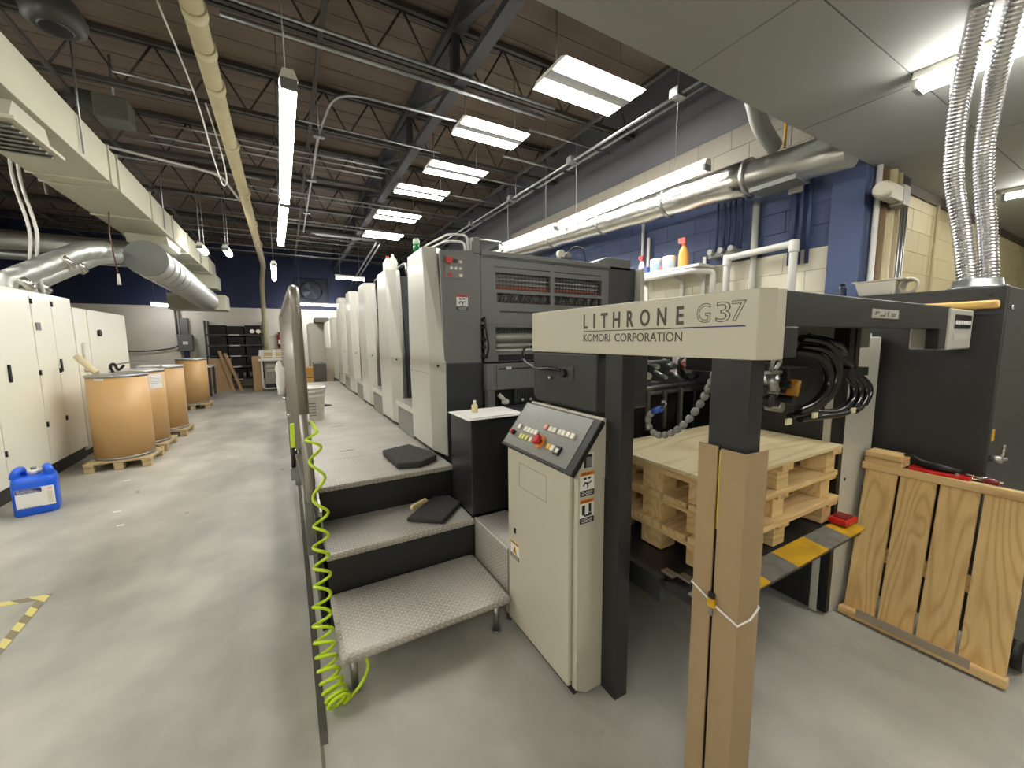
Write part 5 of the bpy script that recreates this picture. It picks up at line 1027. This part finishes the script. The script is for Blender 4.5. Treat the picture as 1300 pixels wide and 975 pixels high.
# worn tape on the floor
tm = bpy.data.materials.new('hazard_tape'); tm.use_nodes = True; N, L, b = nodes_of(tm)
tc = N.new('ShaderNodeTexCoord'); wv = N.new('ShaderNodeTexWave'); wv.bands_direction = 'DIAGONAL'; wv.inputs['Scale'].default_value = 4.4; wv.inputs['Distortion'].default_value = .6; L.new(tc.outputs['Object'], wv.inputs[0])
r = N.new('ShaderNodeValToRGB'); r.color_ramp.interpolation = 'CONSTANT'; r.color_ramp.elements[0].color = lin((128, 118, 92)); r.color_ramp.elements[1].position = .5; r.color_ramp.elements[1].color = lin((206, 196, 118)); L.new(wv.outputs['Fac'], r.inputs[0]); L.new(r.outputs[0], b.inputs['Base Color']); b.inputs['Roughness'].default_value = .7
tag(MB().hexa([(-2.3, 3.62, .0005), (-1.41, 3.48, .0005), (-1.40, 3.535, .0005), (-2.3, 3.67, .0005), (-2.3, 3.62, .0015), (-1.41, 3.48, .0015), (-1.40, 3.535, .0015), (-2.3, 3.67, .0015)]).build('floor_tape', tm), 'worn striped hazard tape strip running toward the cabinets on the floor', 'floor tape')
tag(MB().hexa([(-1.455, 3.48, .002), (-1.41, 2.6, .002), (-1.37, 2.6, .002), (-1.405, 3.48, .002), (-1.455, 3.48, .003), (-1.41, 2.6, .003), (-1.37, 2.6, .003), (-1.405, 3.48, .003)]).build('floor_tape', tm), 'worn striped hazard tape strip running along the aisle floor', 'floor tape')
for x, y in ((-1.49, 5.0), (-1.36, 4.6), (-1.7, 6.1)): tag(MB().box(x-.03, y-.008, .0005, x+.02, y+.012, .004).build('paper_scrap', PAPER), 'tiny white paper scrap lying on the aisle floor', 'scrap', 'paper scraps in the aisle')
# ------------------------------------------------------------------ far end
rk = thing('storage_rack', 'black steel storage rack with label strips against the far wall', 'rack', (-1.6, 16.8, 0))
for x in (-2.28, -.66):
    for y in (16.45, 17.1): MB().box(x-.03, y-.03, 0, x+.03, y+.03, 2.3).build('upright', M('rack_grey', (78, 78, 74), .5), rk)
for z in (.35, .78, 1.14, 1.5, 1.86):
    s_ = MB().box(-2.25, 16.4, z-.05, -.69, 17.1, z).build('shelf', M('rack_beam', (64, 64, 63), .5), rk); rect((-1.65, 16.399, z-.045), X_, Z_, .3, .035, .003).build('label_strip', PAPER, s_)
for k, (z, h) in enumerate(((.355, .34), (.785, .3), (1.145, .3), (1.505, .28), (1.865, .3))):
    for i in range(3):
        x0 = -2.2+i*.5
        o = tag(MB().box(x0, 16.53, z, x0+.46, 17.05, z+h-.03*(i % 2)).build('black_bin', M('black_bin', (20, 20, 21), .6), bevel=.01), 'black storage bin on the far rack', 'bin', 'black bins on the far rack')
for k, x in enumerate((-.98, -.80)): tag(MB().cyl((x, 16.42, 1.95), (x, 16.47, 1.95), .07, 16).build('tin_end', CHROME), 'round bright tin lying on the top shelf of the black rack', 'tin', 'bright tins on the rack')
for k in range(4): tag(MB().cyl((-1.5+k*.2, 16.46, .351), (-1.5+k*.2, 16.46, .56), .05, 12).build('can', GALV), 'grey metal can on the lowest rack shelf', 'can', 'cans on the lowest rack shelf')
for k, (x0, lean, lab) in enumerate(((-2.25, .0, 'wide cardboard sheet standing against the rack'), (-1.98, .22, 'tall narrow cardboard sheet leaning against the rack'), (-1.82, .26, 'second narrow cardboard sheet leaning beside the tall one'))):
    w_, h = ((.62, 1.05), (.09, 1.3), (.09, 1.22))[k]
    m = MB().hexa([(x0+lean*1.6, 15.9, 0), (x0+lean*1.6+w_, 15.9, 0), (x0+lean*1.6+w_, 15.93, 0), (x0+lean*1.6, 15.93, 0), (x0, 16.3, h), (x0+w_, 16.3, h), (x0+w_, 16.33, h), (x0, 16.33, h)])
    o = tag(m.build('cardboard_sheet', CARD), lab, 'cardboard')
    o.location.y = (0, -.06, -.12)[k]
wb = thing('workbench', 'white topped workbench by the far drum', 'workbench', (-2.6, 14.9, 0))
MB().box(-3.4, 14.4, .86, -1.95, 15.3, .9).build('top', WHITE, wb)
for x in (-3.35, -2.0):
    for y in (14.45, 15.25): MB().box(x-.03, y-.03, 0, x+.03, y+.03, .86).build('leg', DARK, wb)
MB().box(-3.35, 14.5, .2, -2.0, 15.2, .23).build('lower_shelf', DARK, wb)
o = tag(MB().lathe((-2.35, 14.8, .23), [(.16, 0), (.22, .15), (.18, .4), (.05, .5)], 14).build('bagged_parts', M('grey_bag', (120, 120, 122), .5)), 'grey plastic bag bundle under the workbench', 'bag')
rv = thing('red_vise', 'red bench vise on the workbench', 'vise', (-2.45, 14.8, .9))
MB().box(-2.6, 14.7, .9, -2.3, 14.9, 1.0).build('base', WHITE, rv, bevel=.01); MB().box(-2.65, 14.65, 1.0, -2.25, 14.95, 1.13).build('jaws', M('vise_red', (130, 30, 32), .5), rv, bevel=.02)
eb = thing('switch_box', 'grey electrical switch box on a conduit at the far wall', 'switch box', (-2.9, 17, 1.5))
MB().box(-3.12, 16.95, 1.3, -2.72, 17.18, 1.85).build('box', M('switch_grey', (104, 104, 98), .5), eb, bevel=.01); rect((-2.98, 16.949, 1.52), X_, Z_, .14, .1, .002).build('label', PAPER, eb)
MB().box(-2.985, 17.0, .5, -2.86, 17.17, 1.3).build('lower_trunking', M('trunk_blue', (40, 52, 88), .6), eb); MB().box(-3.02, 17.05, 1.85, -2.82, 17.18, 2.4).build('upper_trunking', M('switch_grey', (104, 104, 98), .5), eb)
for x in (-3.08, -2.98): MB().cyl((x-.05, 17.12, 1.85), (x-.05, 17.12, 4.2), .03, 8).build('conduit', GALV, eb)
tag(MB().tube(catmull([(-4.9, 17.12, 1.35), (-4.0, 17.12, 1.32), (-3.3, 17.12, 1.4), (-3.12, 17.1, 1.5)], 5), .02, 8).build('cable', BLACK), 'dark cable sagging along the far wall to the switch box', 'cable')
# small press console with white sloping top and yellow labels
cs = thing('ink_console', 'console with white sloping top and yellow labels, cardboard sided', 'console', (-.5, 15.3, 0))
MB().box(-.98, 15.2, 0, -.74, 16.0, 1.12).build('cardboard_side', CARD, cs, bevel=.01)
MB().box(-.66, 15.3, .2, .05, 15.95, 1.0).build('body', M('console_grey', (150, 146, 134), .5), cs, bevel=.01)
tp = MB().prism([(15.1, 1.0), (15.12, .96), (15.95, 1.28), (15.93, 1.32)], 'x', -.80, .10).build('sloping_top', WHITE, cs)
for i in range(4):
    for j in range(2):
        y = 15.24+i*.18; z = 1.0+(y-15.1)/.83*.32+.002
        MB().hexa([(-.66+j*.34, y, z), (-.42+j*.34, y, z), (-.42+j*.34, y+.09, z+.035), (-.66+j*.34, y+.09, z+.035), (-.66+j*.34, y, z+.004), (-.42+j*.34, y, z+.004), (-.42+j*.34, y+.09, z+.039), (-.66+j*.34, y+.09, z+.039)]).build('yellow_label', M('label_yellow', (190, 164, 60), .6), tp)
MB().tube(arc([(-.72, 15.15, .96), (-.72, 15.2, .06), (.05, 15.2, .06), (.05, 15.15, .96)], .1), .03, 10).build('tube_frame', WHITEP, cs)
for z in (.75, .6): MB().box(-.6, 15.26, z, .0, 15.3, z+.1).build('drawer', M('drawer_cream', (190, 186, 170), .5), cs, bevel=.006)
MB().box(-.62, 15.3, .0, .02, 15.9, .2).build('base', DARK2, cs)
fx_ = thing('fire_extinguisher', 'red fire extinguisher on the far wall beside the rain pipe', 'extinguisher', (-.18, 17.1, 1.3))
MB().lathe((-.18, 17.08, 1.35), [(.07, 0), (.08, .02), (.08, .42), (.05, .5), (.025, .53)], 16).build('cylinder', M('ext_red', (150, 24, 26), .35), fx_); MB().box(-.23, 17.02, 1.88, -.13, 17.12, 1.95).build('handle', BLACK, fx_); rect((-.23, 16.995, 1.5), X_, Z_, .08, .15, .003).build('label', PAPER, fx_)
ef = thing('exhaust_fan', 'dark round exhaust fan set in the blue far wall', 'fan', (.95, 17.1, 3.3))
MB().box(.40, 17.14, 2.98, 1.55, 17.198, 3.95).build('frame', M('fan_frame', (34, 38, 54), .6), ef, bevel=.02)
MB().tube([(.97+.36*math.cos(a), 17.13, 3.5+.36*math.sin(a)) for a in [i*math.pi/14 for i in range(29)]], .03, 8).build('ring', M('fan_ring', (26, 28, 34), .5), ef)
for i in range(4):
    a = i*math.pi/2+.5; MB().hexa([(.97+.05*math.cos(a), 17.12, 3.5+.05*math.sin(a)), (.97+.33*math.cos(a-.3), 17.10, 3.5+.33*math.sin(a-.3)), (.97+.33*math.cos(a+.35), 17.135, 3.5+.33*math.sin(a+.35)), (.97+.06*math.cos(a+.9), 17.135, 3.5+.06*math.sin(a+.9))]+[(.97+.05*math.cos(a), 17.126, 3.5+.05*math.sin(a)), (.97+.33*math.cos(a-.3), 17.106, 3.5+.33*math.sin(a-.3)), (.97+.33*math.cos(a+.35), 17.138, 3.5+.33*math.sin(a+.35)), (.97+.06*math.cos(a+.9), 17.138, 3.5+.06*math.sin(a+.9))]).build('blade', M('fan_blade', (62, 64, 70), .5), ef)
MB().cyl((.97, 17.08, 3.5), (.97, 17.14, 3.5), .07, 14).build('hub', M('fan_blade', (62, 64, 70), .5), ef)
for k in range(3): tag(MB().box(.28, 12.2, .05+k*.28, .92, 13.0-.05*k, .31+k*.28).build('paper_stack', M('amber_stack%d' % k, [(200, 150, 70), (214, 168, 90), (190, 138, 66)][k], .6), bevel=.01), ['lowest amber wrapped paper stack beyond the walkway', 'middle amber wrapped paper stack beyond the walkway', 'top amber wrapped paper stack beyond the walkway'][k], 'paper stack')
o = tag(MB().box(.56, 10.3, 0, .80, 11.2, 1.08).build('floor_cabinet', M('brown_grey_cab', (84, 80, 74), .5), bevel=.008), 'dull dark cabinet standing past the end of the walkway', 'cabinet'); MB().box(.565, 10.292, .08, .795, 10.3, 1.0).build('door', M('brown_grey_door', (92, 88, 80), .5), o)
tag(MB().prism([(.35, 6.2), (.42, 6.1), (.52, 6.16), (.44, 6.3)], 'z', PZ+.001, PZ+.012).build('dark_rag', PADM), 'dark rag lying on the walkway beyond the pail', 'rag')
